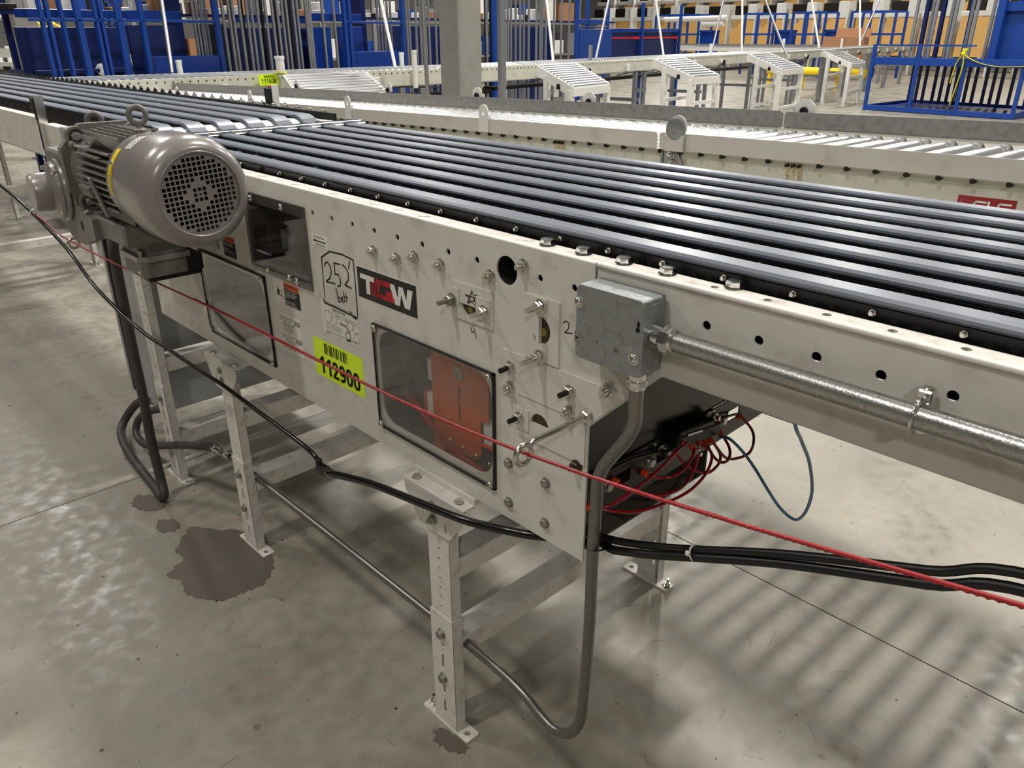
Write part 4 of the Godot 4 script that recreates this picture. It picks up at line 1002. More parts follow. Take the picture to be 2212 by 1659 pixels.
	gc.plate(PackedVector2Array([Vector2(-2.49, 1.08), Vector2(-2.40, 1.035), Vector2(-2.30, 1.035), Vector2(-2.20, 1.065), Vector2(-2.20, 1.118), Vector2(-2.28, 1.13), Vector2(-2.30, 1.14), Vector2(-2.30, 1.2), Vector2(-2.49, 1.2)]), [PackedVector2Array([Vector2(-2.305, 1.075), Vector2(-2.28, 1.073), Vector2(-2.28, 1.10), Vector2(-2.305, 1.10)])], 0.02, Transform3D(Basis.IDENTITY, V(0, 0, 0.279)))
	gc.bx(-2.46, -2.03, 1.07, 1.125, 0.06, 0.262, 0.006)
	obj("gear_case", gc, M.cast, t)
	var ZA := V(-0.06, 0, 1)
	var oc2 := V(-2.405, 1.168, 0.277)
	var cap := obj("output_cover", B.new().lathe(oc2, ZA, [Vector2(0, 0), Vector2(0.083, 0.0), Vector2(0.085, 0.004), Vector2(0.083, 0.01), Vector2(0.076, 0.013), Vector2(0.078, 0.016), Vector2(0.074, 0.024), Vector2(0.057, 0.03), Vector2(0.0515, 0.034), Vector2(0.0505, 0.07), Vector2(0.046, 0.0765), Vector2(0, 0.078)], 40), M.motor, t)
	for a in [0.35, 2.0, 3.6, 5.2]:
		var c := oc2 + V(cos(a + 1.9) * 0.073, sin(a + 1.9) * 0.073, 0.012)
		obj("cover_bolt", B.new().hexa(c, c + V(0, 0, 0.018), 0.0065), M.zinc, cap)
	obj("case_bolt", B.new().hexa(V(-2.30, 1.132, 0.24), V(-2.285, 1.132, 0.24), 0.01).hexa(V(-2.255, 1.125, 0.27), V(-2.24, 1.125, 0.27), 0.011), M.cast, t)
	# sheet metal shaft guard behind the gear case
	obj("shaft_guard", B.new().bx(-2.99, -2.52, 1.11, 1.276, 0.003, 0.098, 0.003).bx(-2.86, -2.855, 1.12, 1.278, 0.0985, 0.1).bx(-3.02, -2.52, 1.06, 1.11, 0.003, 0.05, 0.003), M.cabinet, t)
	obj("torque_arm", B.new().bx(-2.46, -2.30, 1.09, 1.22, 0.003, 0.05, 0.003).bx(-2.28, -2.06, 1.13, 1.15, 0.003, 0.07), M.cast, t)
	# terminal box
	var jp := func(x0: float, x1: float, z0: float, z1: float, c: float) -> PackedVector2Array:
		return PackedVector2Array([Vector2(x0, -z0), Vector2(x0, -z1 + c), Vector2(x0 + c, -z1), Vector2(x1 - c, -z1), Vector2(x1, -z1 + c), Vector2(x1, -z0)])
	var dn := Basis(V(1, 0, 0), V(0, 0, -1), V(0, 1, 0))
	var tb := obj("terminal_box", B.new().plate(jp.call(-2.212, -2.072, 0.10, 0.217, 0.022), [], 0.10, Transform3D(dn, V(0, 1.13, 0))), M.cast, t)
	obj("box_lid", B.new().plate(jp.call(-2.222, -2.063, 0.095, 0.226, 0.02), [], 0.014, Transform3D(dn, V(0, 1.031, 0))), M.motor, tb)
	obj("lower_box", B.new().plate(jp.call(-2.214, -2.072, 0.105, 0.218, 0.012), [], 0.042, Transform3D(dn, V(0, 1.016, 0))), M.cast, tb)
	obj("sealing_pad", B.new().bx(-2.20, -2.085, 0.958, 0.974, 0.06, 0.205, 0.004).bx(-2.19, -2.075, 0.974, 1.016, 0.06, 0.106), M.black, tb)
	for q in [[-2.083, 0.214], [-2.205, 0.214]]: obj("lid_bolt", B.new().cyl(V(q[0], 1.031, q[1]), V(q[0], 1.048, q[1]), 0.0065, 10), M.zinc_dull, tb)
	inst("lid_bolt", FM.button, M.chrome, V(-2.10, 0.99, 0.218), tb)

# ---------------------------------------------------------------- boxes, conduit, cabinet
func coupling(b: B, a: Vector3, d: Vector3, r: float) -> B:       # compression connector along d
	b.lathe(a, d, [Vector2(r * 0.9, 0), Vector2(r * 1.18, 0), Vector2(r * 1.22, 0.006), Vector2(r * 1.18, 0.018), Vector2(r * 1.2, 0.019)], 20)
	var k := r / 0.0147
	b.lathe(a + d.normalized() * 0.019 * k, d, [Vector2(r, 0), Vector2(r * 1.36, 0), Vector2(r * 1.4, 0.002), Vector2(r * 1.4, 0.012 * k), Vector2(r * 1.3, 0.015 * k), Vector2(r, 0.0155 * k)], 8, true)
	b.lathe(a + d.normalized() * 0.0335 * k, d, [Vector2(r, 0), Vector2(r * 1.2, 0), Vector2(r * 1.16, 0.005 * k), Vector2(r, 0.006 * k)], 20)
	return b

func electrical() -> void:
	var t := thing("junction_box", "square galvanized steel junction box screwed to the conveyor side where panel meets rail", "electrical box")
	var x0 := -0.730; var x1 := -0.606; var y0 := 1.105; var y1 := 1.220; var zf := 0.052
	obj("box_body", B.new().bx(x0 + 0.002, x1 - 0.001, y0 + 0.001, y1, 0.0005, zf - 0.002, 0.002), M.galv_box, t)
	var kh := [circ(Vector2(x1 - 0.0095, 1.177), 0.0042, 12), rrect(x1 - 0.0113, x1 - 0.0063, 1.179, 1.190, 0.0024, 3), circ(Vector2(x1 - 0.0165, 1.1285), 0.0042, 12), rrect(x0 - 0.001, x0 + 0.0055, 1.134, 1.1375, 0.001, 2)]
	obj("cover", B.new().plate(rrect(x0, x1, y0, y1, 0.009, 5), kh, 0.0016, Transform3D(Basis.IDENTITY, V(0, 0, zf))), M.galv_box, t)
	var dkb := B.new()
	for q in [[x1 - 0.0095, 1.179], [x1 - 0.0155, 1.1285], [x0 + 0.003, 1.136]]: dkb.bx(q[0] - 0.006, q[0] + 0.006, q[1] - 0.009, q[1] + 0.009, zf - 0.0026, zf - 0.0019)
	obj("cover_slot", dkb, M.black, t)
	inst("cover_screw", FM.button, M.chrome, V(x1 - 0.0135, 1.1325, zf), t)
	inst("cover_screw", FM.button, M.chrome, V(x0 + 0.004, 1.193, zf), t)
	inst("mounting_nut", FM.nut, M.zinc, V(x0 + 0.014, 1.098, 0.0), t)
	var ko := B.new()
	for q in [[1.196, 0.026], [1.130, 0.026]]:
		for r in [0.0155, 0.0115]: ko.tube(ring(V(x1 - 0.001, q[0], q[1]), V(1, 0, 0), r, 28), 0.0006, 5, true)
	for q in [-0.705, -0.668, -0.632]: ko.tube(ring(V(q, y1, 0.026), V(0, 1, 0), 0.0125, 28), 0.0006, 5, true)
	obj("knockout_ring", ko, M.galv_box, t)
	var stn := B.new()
	for q in [[-0.652, 1.1365, 0.0045], [-0.688, 1.1395, 0.0022]]: stn.lathe(V(q[0], q[1], zf), V(0, 0, 1), [Vector2(q[2], 0), Vector2(q[2], 0.0002), Vector2(0, 0.0002)], 14)
	obj("rust_stain", stn, mat("rust", Color(0.42, 0.35, 0.26), 0.6), t)
	var scr := B.new()
	for k in 7: line2d(scr, [[-0.634 + 0.0016 * k, 1.139 + 0.0006 * k], [-0.6325 + 0.0016 * k, 1.147 + 0.002 * (k % 3)]], 0.0005, zf + 0.0003)
	line2d(scr, [[-0.682, 1.130], [-0.674, 1.123]], 0.0008, zf + 0.0003)
	for k in 3: line2d(scr, [[-0.716 + 0.002 * k, 1.160 + 0.001 * k], [-0.7145 + 0.002 * k, 1.166 + 0.001 * k]], 0.0005, zf + 0.0003)
	obj("scratch", scr, M.chrome, t)
	obj("conduit_connector", coupling(B.new(), V(x1 - 0.001, 1.166, 0.0265), V(1, 0, 0), 0.0147), M.chrome, t)
	obj("conduit_connector", coupling(B.new(), V(-0.629, y0, 0.0265), V(0, -1, 0), 0.0112), M.chrome, t)
	var c := thing("conduit", "thick galvanized steel conduit running right along the side rail from the junction box", "conduit")
	obj("pipe", B.new().lathe(V(-0.578, 1.166, 0.0265), V(1, 0, 0), [Vector2(0.0105, 0), Vector2(0.0141, 0), Vector2(0.0141, 1.85), Vector2(0, 1.85)], 28), M.galv, c)
	for k in 2:
		var x := -0.247 + 0.95 * k
		obj("pipe_clamp", B.new().tube(ring(V(x, 1.166, 0.0265), V(1, 0, 0), 0.0152, 28), 0.0075, 8, true, 0.0018).bx(x - 0.0085, x + 0.0085, 1.178, 1.195, 0.0005, 0.018, 0.002).bx(x - 0.008, x + 0.008, 1.140, 1.154, 0.0005, 0.014, 0.002).lathe(V(x, 1.195, 0.010), V(0, 1, 0.4), [Vector2(0, -0.002), Vector2(0.0075, -0.002), Vector2(0.0065, 0.003), Vector2(0.003, 0.005), Vector2(0, 0.005)], 12), M.chrome, c)
	c = thing("conduit", "thin bent conduit dropping from the junction box and running along the floor stands", "conduit")
	var pth := [V(-0.629, 1.085, 0.0265), V(-0.629, 1.05, 0.0265), V(-0.629, 1.02, 0.026), V(-0.637, 0.995, 0.026), V(-0.652, 0.97, 0.024), V(-0.674, 0.939, 0.018), V(-0.695, 0.907, 0.013), V(-0.708, 0.873, 0.008), V(-0.715, 0.83, 0.001), V(-0.7235, 0.707, -0.006), V(-0.729, 0.56, -0.014), V(-0.733, 0.42, -0.0155), V(-0.738, 0.32, -0.0155), V(-0.745, 0.275, -0.0155), V(-0.760, 0.240, -0.0155), V(-0.786, 0.214, -0.0155), V(-0.819, 0.205, -0.0155), V(-0.860, 0.216, -0.0155), V(-0.903, 0.235, -0.0155), V(-0.977, 0.248, -0.0155), V(-1.104, 0.254, -0.0155), V(-1.5, 0.256, -0.0155), V(-2.0, 0.258, -0.014), V(-2.27, 0.262, -0.012)]
	obj("pipe", B.new().tube(curve(pth, 5), 0.0110, 18), mat("galv_dull", Color(0.56, 0.55, 0.53), 0.38, 0.85, M.galv.albedo_texture, 6.0), c)
	obj("conduit_connector", coupling(B.new(), V(-2.30, 0.2635, -0.011), V(-1, -0.05, 0.05), 0.0112), M.chrome, c)
	# control cabinet standing under the left end
	c = thing("control_cabinet", "grey steel control cabinet with black door gasket under the left end of the drive", "cabinet")
	obj("body", B.new().bx(-3.135, -2.845, 0.235, 0.875, -0.69, -0.012, 0.004), M.cabinet, c)
	obj("door_gasket", B.new().bx(-3.15, -3.135, 0.235, 0.88, -0.70, 0.0, 0.002), M.black, c)
	obj("door", B.new().bx(-3.172, -3.15, 0.232, 0.883, -0.70, 0.002, 0.004), M.cabinet, c)
	obj("top_angle", B.new().bx(-3.16, -2.84, 0.876, 0.885, -0.69, 0.0, 0.002).bx(-3.0, -2.94, 0.885, 1.09, -0.06, -0.02).bx(-3.0, -2.94, 0.885, 1.09, -0.68, -0.64), M.white_plain, c)
	obj("hose_fitting", B.new().lathe(V(-3.00, 0.236, -0.035), V(0, -1, 0), [Vector2(0, 0), Vector2(0.026, 0), Vector2(0.026, 0.012), Vector2(0.019, 0.013), Vector2(0.019, 0.03), Vector2(0, 0.03)], 10).lathe(V(-2.935, 0.236, -0.035), V(0, -1, 0), [Vector2(0, 0), Vector2(0.024, 0), Vector2(0.024, 0.012), Vector2(0.017, 0.013), Vector2(0.017, 0.03), Vector2(0, 0.03)], 10), M.chrome, c)
	# flexible grey hoses
	c = thing("flexible_hose", "thick grey hose hanging from the motor terminal box down to the floor", "hose")
	obj("hose_body", B.new().tube(curve([V(-2.30, 1.055, 0.16), V(-2.37, 1.045, 0.155), V(-2.48, 1.02, 0.145), V(-2.575, 0.965, 0.13), V(-2.617, 0.88, 0.123), V(-2.635, 0.743, 0.12), V(-2.642, 0.578, 0.12), V(-2.645, 0.408, 0.119), V(-2.66, 0.235, 0.119), V(-2.645, 0.09, 0.12), V(-2.615, 0.035, 0.128), V(-2.635, 0.0185, 0.133), V(-2.72, 0.0175, 0.126), V(-2.90, 0.0175, 0.114), V(-3.06, 0.022, 0.10), V(-3.19, 0.045, 0.075), V(-3.225, 0.09, 0.035), V(-3.17, 0.165, -0.01), V(-3.06, 0.205, -0.032), V(-3.0, 0.21, -0.035)], 8), 0.0168, 14), M.hose, c)
	obj("hose_end", B.new().cyl(V(-2.215, 1.07, 0.165), V(-2.32, 1.053, 0.16), 0.019, 14), M.hose, c)
	c = thing("flexible_hose", "shorter grey hose looping from the cabinet bottom to the conduit at the middle stand", "hose")
	obj("hose_body", B.new().tube(curve([V(-2.935, 0.21, -0.035), V(-3.01, 0.185, -0.01), V(-3.085, 0.135, 0.022), V(-3.09, 0.08, 0.045), V(-3.02, 0.062, 0.052), V(-2.92, 0.083, 0.05), V(-2.80, 0.128, 0.042), V(-2.62, 0.195, 0.025), V(-2.44, 0.252, 0.004), V(-2.39, 0.258, -0.006)], 8), 0.0145, 14), M.hose, c)
	obj("hose_fitting", B.new().lathe(V(-2.40, 0.2585, -0.005), V(1, 0.05, -0.05), [Vector2(0.0, 0), Vector2(0.019, 0), Vector2(0.0195, 0.012), Vector2(0.017, 0.014), Vector2(0.0165, 0.05), Vector2(0.0, 0.052)], 14), M.chrome, c)

# ---------------------------------------------------------------- rope, cables, air lines
func cables() -> void:
	var t := thing("pull_cord", "red steel-cored emergency pull cord strung through eye bolts along the conveyor", "cord")
	var r0 := V(-6.5, 1.225, 0.15); var e2 := V(-2.93, 0.907, 0.15); var e1 := V(-0.742, 0.9695, 0.15); var r1 := V(1.3, 1.315, 0.15)
	var cp := [r0, e2.lerp(r0, 0.15) + V(0, -0.004, 0), e2, V(-1.73, 0.939, 0.15), e1, e1.lerp(r1, 0.5) + V(0, -0.003, 0), r1]
	obj("jacket", B.new().tube(curve(cp, 8), 0.0028, 8), M.red_rope, t)
	var near := curve([V(-1.95, 0.9335, 0.15), V(-1.73, 0.939, 0.15), e1, e1.lerp(r1, 0.5) + V(0, -0.003, 0), r1.lerp(e1, 0.3)], 120)
	for k in 4:
		var h := []
		var s := 0.0
		for i in near.size():
			if i > 0: s += near[i].distance_to(near[i - 1])
			var a := s / 0.021 * TAU + TAU * k / 4
			h.append(near[i] + V(0, sin(a), cos(a)) * 0.0019)
		obj("strand", B.new().tube(h, 0.00165, 6), M.red_rope, t)
	for k in 2:
		var c: Vector3 = [e1, e2][k]
		var o := thing("eye_bolt", ["zinc eye bolt at the right end of the drive panel carrying the red cord", "zinc eye bolt left of the grey hose carrying the red cord"][k], "bolt")
		var y: float = c.y + [0.012, 0.0][k]
		var rc: Vector3 = c + V(0, -0.003, 0)
		var lp := []
		for i in 25: lp.append(rc + V(0.0015 * sin(i * 0.1), sin(2.6 - TAU * i / 25.0 * 0.97), cos(2.6 - TAU * i / 25.0 * 0.97)) * 0.0165)
		var p := [V(c.x, y, 0.0), V(c.x, y, 0.06), V(c.x, y, 0.118), V(c.x, y + 0.001, 0.128)]
		obj("shank", B.new().tube(p, 0.0046, 12), M.zinc, o)
		obj("eye", B.new().tube(lp, 0.0046, 10).tube([V(c.x, y + 0.001, 0.126), lp[0].lerp(V(c.x, y, 0.13), 0.3), lp[0], lp[1]], 0.0046, 10), M.zinc, o)
		if k == 0:
			inst("flange_nut", FM.bighex, M.zinc, V(c.x, y, 0.003), o)
			var th := B.new()
			for i in 34: th.lathe(V(c.x, y, 0.012 + 0.0013 * i), V(0, 0, 1), [Vector2(0.0046, 0), Vector2(0.0052, 0.0005), Vector2(0.0046, 0.001)], 10)
			obj("thread", th, M.zinc, o)
		else:
			obj("bracket", B.new().bx(c.x - 0.03, c.x + 0.03, 0.885, 0.935, -0.006, 0.0, 0.001), M.white_plain, o)
	t = thing("cable", "thin black cable swinging down from the red cord on the left to a connector", "cable")
	obj("sheath", B.new().tube(curve([V(-5.2, 1.14, 0.155), V(-3.80, 1.00, 0.158), V(-3.50, 0.967, 0.158), V(-3.238, 0.911, 0.15), V(-3.016, 0.857, 0.148), V(-2.837, 0.782, 0.145), V(-2.653, 0.737, 0.141), V(-2.47, 0.697, 0.128), V(-2.335, 0.678, 0.112), V(-2.142, 0.66, 0.098), V(-2.008, 0.654, 0.091), V(-1.889, 0.639, 0.083), V(-1.724, 0.625, 0.078), V(-1.60, 0.613, 0.074), V(-1.553, 0.600, 0.071), V(-1.541, 0.582, 0.070)], 8), 0.0062, 10), M.black_gloss, t)
	obj("connector", B.new().box(V(-1.522, 0.576, 0.070), V(0.046, 0.024, 0.024), 0.005, Basis(V(0, 0, 1), 0.12)).lathe(V(-1.541, 0.585, 0.07), V(-0.05, 1, 0), [Vector2(0, 0), Vector2(0.009, 0), Vector2(0.008, 0.012), Vector2(0, 0.014)], 12), M.black_rubber, t)
	obj("steel_ring", B.new().lathe(V(-1.4995, 0.5785, 0.069), V(1, 0.12, 0), [Vector2(0.009, 0), Vector2(0.0122, 0), Vector2(0.0122, 0.0025), Vector2(0.009, 0.0025)], 18), M.chrome, t)
	t = thing("cable", "thick glossy black cable from the connector passing under the drive panel's corner", "cable")
	obj("sheath", B.new().tube(curve([V(-1.497, 0.579, 0.069), V(-1.47, 0.583, 0.067), V(-1.327, 0.619, 0.062), V(-1.161, 0.645, 0.056), V(-1.012, 0.668, 0.050), V(-0.93, 0.675, 0.025), V(-0.87, 0.676, -0.005), V(-0.81, 0.69, -0.03), V(-0.765, 0.712, -0.036), V(-0.735, 0.726, -0.034)], 8), 0.0088, 12), M.black_gloss, t)
	t = thing("cable", "upper of two black cables tied together and running off to the right", "cable")
	obj("sheath", B.new().tube(curve([V(-0.735, 0.729, -0.034), V(-0.682, 0.745, -0.032), V(-0.606, 0.7755, -0.03), V(-0.532, 0.8085, -0.030), V(-0.388, 0.876, -0.030), V(-0.212, 0.946, -0.030), V(-0.05, 1.008, -0.03), V(0.6, 1.06, -0.05), V(1.3, 1.07, -0.05)], 8), 0.0066, 12), M.black_rubber, t)
	t = thing("cable", "lower of two black cables tied together and running off to the right", "cable")
	obj("sheath", B.new().tube(curve([V(-0.742, 0.719, -0.036), V(-0.70, 0.722, -0.028), V(-0.655, 0.741, -0.024), V(-0.60, 0.764, -0.024), V(-0.528, 0.7985, -0.024), V(-0.386, 0.860, -0.030), V(-0.209, 0.927, -0.030), V(-0.05, 0.985, -0.03), V(0.6, 1.035, -0.05), V(1.3, 1.045, -0.05)], 8), 0.0074, 12), M.black_rubber, t)
	t = thing("cable_tie", "white cable tie round the two black cables", "cable tie")
	obj("band", B.new().tube(ring(V(-0.534, 0.8025, -0.027), V(1, 0.42, 0), 0.0118, 24), 0.0026, 6, true, 0.0007), M.plastic_white, t)
	obj("head", B.new().box(V(-0.5385, 0.8055, -0.0145), V(0.008, 0.0085, 0.006), 0.0015), M.plastic_white, t)
	t = thing("cable_tie", "black cable tie holding the cables to the thin vertical conduit", "cable tie")
	obj("band", B.new().tube(ring(V(-0.722, 0.727, -0.018), V(-0.15, 1, 0.1), 0.0215, 24), 0.0035, 6, true, 0.0012), M.black_gloss, t)
	obj("head", B.new().box(V(-0.745, 0.737, -0.008), V(0.012, 0.008, 0.007), 0.001), M.black_gloss, t)
	t = thing("cable_tie", "pale cable tie fixing the thin black cable to the red cord", "cable tie")
	obj("band", B.new().tube(ring(V(-3.36, 0.945, 0.153), V(1, -0.1, 0), 0.0105, 18), 0.003, 5, true, 0.0008).box(V(-3.355, 0.957, 0.153), V(0.02, 0.006, 0.006), 0.001), M.plastic_white, t)
	# air valve block with its tubes
	t = thing("valve_block", "black pneumatic valve block with orange fittings under the side rail", "valve")
	var mb := B.new().beam(V(-0.734, 0.842, -0.245), V(-0.734, 0.822, -0.395), 0.026, 0.03, Vector3.UP, 0.004)
	mb.beam(V(-0.728, 0.86, -0.25), V(-0.728, 0.845, -0.37), 0.014, 0.014, Vector3.UP, 0.003).cyl(V(-0.735, 0.826, -0.24), V(-0.735, 0.828, -0.215), 0.008, 10)
	obj("block", mb, M.black_rubber, t)
	obj("chrome_strip", B.new().beam(V(-0.719, 0.853, -0.27), V(-0.719, 0.845, -0.32), 0.002, 0.004), M.chrome, t)
	var ft := B.new()
	for q in [V(-0.718, 0.835, -0.262), V(-0.716, 0.812, -0.297), V(-0.716, 0.814, -0.318), V(-0.716, 0.806, -0.34), V(-0.716, 0.803, -0.362), V(-0.72, 0.80, -0.405), V(-0.724, 0.837, -0.392)]: ft.lathe(q + V(-0.012, 0.008, 0), V(0.012, -0.01, 0.002), [Vector2(0, 0), Vector2(0.0066, 0.0), Vector2(0.0066, 0.012), Vector2(0.0052, 0.014), Vector2(0, 0.014)], 12)
	for q in [V(-0.747, 0.800, -0.172), V(-0.747, 0.819, -0.084), V(-0.747, 0.808, -0.261), V(-0.747, 0.806, -0.50), V(-0.747, 0.797, -0.012)]: ft.lathe(q, V(1, 0, 0), [Vector2(0, 0), Vector2(0.0068, 0.0), Vector2(0.0068, 0.01), Vector2(0.005, 0.012), Vector2(0, 0.012)], 12)
	obj("push_fitting", ft, M.orange_red, t)
	for k in 3: inst("block_screw", FM.nut, M.zinc, [V(-0.745, 0.828, -0.225), V(-0.735, 0.853, -0.375), V(-0.722, 0.805, -0.30)][k], t, Basis(V(0, 1, 0), PI / 2))
	var tubes := [
		[V(-0.715, 0.839, -0.266), V(-0.708, 0.843, -0.225), V(-0.70, 0.834, -0.161), V(-0.70, 0.823, -0.113), V(-0.705, 0.812, -0.061), V(-0.715, 0.803, -0.032), V(-0.736, 0.797, -0.014)],
		[V(-0.715, 0.817, -0.292), V(-0.705, 0.813, -0.272), V(-0.695, 0.805, -0.231), V(-0.699, 0.80, -0.20), V(-0.717, 0.796, -0.183), V(-0.737, 0.80, -0.172)],
		[V(-0.715, 0.812, -0.305), V(-0.703, 0.791, -0.283), V(-0.692, 0.772, -0.239), V(-0.68, 0.784, -0.176), V(-0.698, 0.786, -0.137), V(-0.717, 0.803, -0.105), V(-0.737, 0.819, -0.084)],
		[V(-0.737, 0.808, -0.261), V(-0.72, 0.783, -0.279), V(-0.705, 0.767, -0.299), V(-0.69, 0.765, -0.313), V(-0.698, 0.762, -0.361), V(-0.707, 0.774, -0.378), V(-0.716, 0.803, -0.362)],
		[V(-0.715, 0.814, -0.318), V(-0.704, 0.798, -0.335), V(-0.693, 0.784, -0.322), V(-0.681, 0.773, -0.28), V(-0.67, 0.774, -0.211), V(-0.68, 0.771, -0.15), V(-0.69, 0.779, -0.085), V(-0.705, 0.79, -0.045), V(-0.736, 0.796, -0.02)],
		[V(-0.716, 0.806, -0.34), V(-0.701, 0.784, -0.344), V(-0.687, 0.773, -0.353), V(-0.687, 0.771, -0.379), V(-0.701, 0.781, -0.402), V(-0.72, 0.80, -0.405)],
		[V(-0.716, 0.803, -0.362), V(-0.703, 0.761, -0.395), V(-0.692, 0.752, -0.427), V(-0.68, 0.762, -0.45), V(-0.698, 0.766, -0.495), V(-0.717, 0.778, -0.515), V(-0.736, 0.806, -0.50)]]
	for k in tubes.size():
		tag(obj("air_hose", B.new().tube(curve(tubes[k], 8), 0.0030, 10), M.red_tube), ["straight red air tube reaching forward from the valve block", "short red air tube curling back to the end plate nearest fitting", "red air tube looping low to the second fitting", "red air tube looping round below the middle of the valve block", "longest red air tube hanging in front of the others", "small tight red air tube loop at the rear of the valve block", "large round red air tube loop farthest from the camera"][k], "tube", "")
	tag(obj("air_hose", B.new().tube(curve([V(-0.718, 0.807, -0.387), V(-0.688, 0.818, -0.374), V(-0.662, 0.794, -0.386), V(-0.635, 0.765, -0.392), V(-0.609, 0.73, -0.399), V(-0.585, 0.693, -0.412), V(-0.562, 0.677, -0.416), V(-0.538, 0.687, -0.402), V(-0.515, 0.726, -0.378), V(-0.496, 0.784, -0.345), V(-0.485, 0.839, -0.308), V(-0.473, 0.909, -0.25), V(-0.462, 0.974, -0.184), V(-0.45, 1.04, -0.12), V(-0.445, 1.168, -0.075)], 8), 0.0031, 10), M.blue_tube), "pale blue air tube hanging in a long loop under the rail", "tube")
	tag(obj("air_hose", B.new().tube(curve([V(-0.743, 0.851, -0.02), V(-0.742, 0.849, -0.114), V(-0.741, 0.838, -0.178), V(-0.738, 0.832, -0.212)], 6), 0.0028, 8).tube(curve([V(-0.74, 0.826, -0.385), V(-0.738, 0.826, -0.44), V(-0.742, 0.812, -0.50)], 6), 0.0028, 8), M.black_gloss), "black air tube along the slotted edge of the end plate", "tube")

# ---------------------------------------------------------------- roller conveyor alongside (falls slightly to the left)
func roller_conveyor() -> void:
	var t := thing("roller_conveyor", "long conveyor of bright steel rollers with pale side guards, running beside the belt drive", "conveyor", V(0, 1.2585, -1.1))
	var ux := V(1, 0.0245, 0.05).normalized()
	var uz := V(-0.05, 0, 1).normalized()
	t.basis = Basis(ux, uz.cross(ux), uz)
	var X0 := -8.6
	var X1 := 1.35
	obj("side_frame", B.new().bx(X0 - 1.3, X1, -0.15, 0.004, -0.018, -0.014).bx(X0 - 1.3, X1, -0.15, -0.147, -0.045, -0.014).bx(X0 - 1.3, X1, 0.003, 0.007, -0.03, -0.002), M.cream, t)
	obj("side_frame", B.new().bx(X0, X1, -0.15, 0.004, -0.648, -0.644).bx(X0, X1, -0.15, -0.147, -0.644, -0.62).bx(X0, X1, 0.018, 0.024, -0.65, -0.632), M.cream, t)
	var joints := [-9.9, -7.6, -4.545, -1.4955, 1.35]
	for i in 4:
		var a: float = joints[i] + 0.004; var b: float = joints[i + 1] - 0.004
		obj("side_guard", B.new().plate(rrect(a, b, 0.006, 0.0555, 0.011, 4), [], 0.003, Transform3D(Basis.IDENTITY, V(0, 0, 0.0))).bx(a + 0.01, b - 0.01, 0.006, 0.009, -0.016, -0.002), M.guard, t)
	var fj := [-8.6, -7.55, -4.505, -1.461, 1.35]
	for i in 4:
		var a: float = fj[i] + 0.004; var b: float = fj[i + 1] - 0.004
		obj("side_guard", B.new().plate(rrect(a, b, 0.022, 0.0785 + 0.002 * (3 - i), 0.011, 4), [], 0.004, Transform3D(Basis.IDENTITY, V(0, 0, -0.646))).bx(a + 0.01, b - 0.01, 0.0215, 0.025, -0.66, -0.64), M.grey_guard, t, "darker grey steel guard")
	# rollers, their axle ends, and three places where a bearing plate stands in for the axle end
	var rm := B.new().lathe(V(0, 0, -0.641), V(0, 0, 1), [Vector2(0.006, 0), Vector2(0.02, 0), Vector2(0.0235, 0.003), Vector2(0.0241, 0.012), Vector2(0.0241, 0.036), Vector2(0.0222, 0.038), Vector2(0.0222, 0.045), Vector2(0.0241, 0.047), Vector2(0.0241, 0.070), Vector2(0.0222, 0.072), Vector2(0.0222, 0.079), Vector2(0.0241, 0.081), Vector2(0.0241, 0.612), Vector2(0.02, 0.618), Vector2(0.006, 0.618)], 20).mesh()
	var n := 0
	var x := -0.505 + 0.0757 * 24
	while x > X0 + 0.05:
		inst("roller", rm, M.roller, V(x, -0.003, 0), t)
		if absf(x + 1.035) > 0.03 and absf(x + 1.944) > 0.03: inst("axle_end", FM.axle, M.dark_steel, V(x, 0, -0.014), t, Basis(V(0, 0, 1), 0.3 * n))
		else:
			var bp := obj("bearing_plate", B.new().plate(rrect(x - 0.0245, x + 0.0245, -0.044, 0.005, 0.005, 3), [], 0.003, Transform3D(Basis.IDENTITY, V(0, 0, -0.0105))), mat("beige", Color(0.76, 0.70, 0.58), 0.5), t, "small beige plate")
			for q in [[-0.017, -0.036], [0.017, -0.036]]: inst("plate_screw", FM.slotnut, M.chrome, V(x + q[0], q[1], -0.0105), bp)
			for q in [[-0.017, -0.006], [0.001, -0.006], [0.018, -0.006]]: inst("axle_end", FM.stub, M.dark_steel, V(x + q[0], q[1], -0.0145), bp)
		n += 1
		x -= 0.0757
	# axle ends continue a little past the last roller; chain guards under the rollers
	obj("drive_cover", B.new().bx(X0, X1, -0.10, -0.07, -0.64, -0.585), M.cream, t)
	# reflector brackets on the near guard
	for q in [[-2.345, 0.108, 0.0], [-3.37, 0.111, 0.0], [-4.475, 0.113, 0.0], [-5.655, 0.112, 0.0], [-6.905, 0.135, 0.0]]:
		var p := PackedVector2Array([Vector2(q[0] - 0.029, 0.008), Vector2(q[0] + 0.026, 0.008)])
		for k in 13: p.append(Vector2(q[0] + 0.026 * cos(PI * k / 12), q[1] - 0.026 + 0.026 * sin(PI * k / 12)))
		obj("reflector_bracket", B.new().plate(p, [rrect(q[0] - 0.006, q[0] + 0.006, 0.068, 0.088, 0.0055, 4)], 0.005, Transform3D(Basis.IDENTITY, V(0, 0, 0.0065))).bx(q[0] + 0.024, q[0] + 0.027, 0.01, 0.07, -0.01, 0.006), M.white_plain, t)
	var rb := obj("reflector_bracket", B.new().bx(-1.463, -1.392, 0.003, 0.052, 0.001, 0.012, 0.002).plate(circ(Vector2(-1.42, 0.075), 0.0335, 20), [], 0.004, Transform3D(Basis.IDENTITY, V(0, 0, 0.006))), M.guard, t, "bracket with round grey reflector")
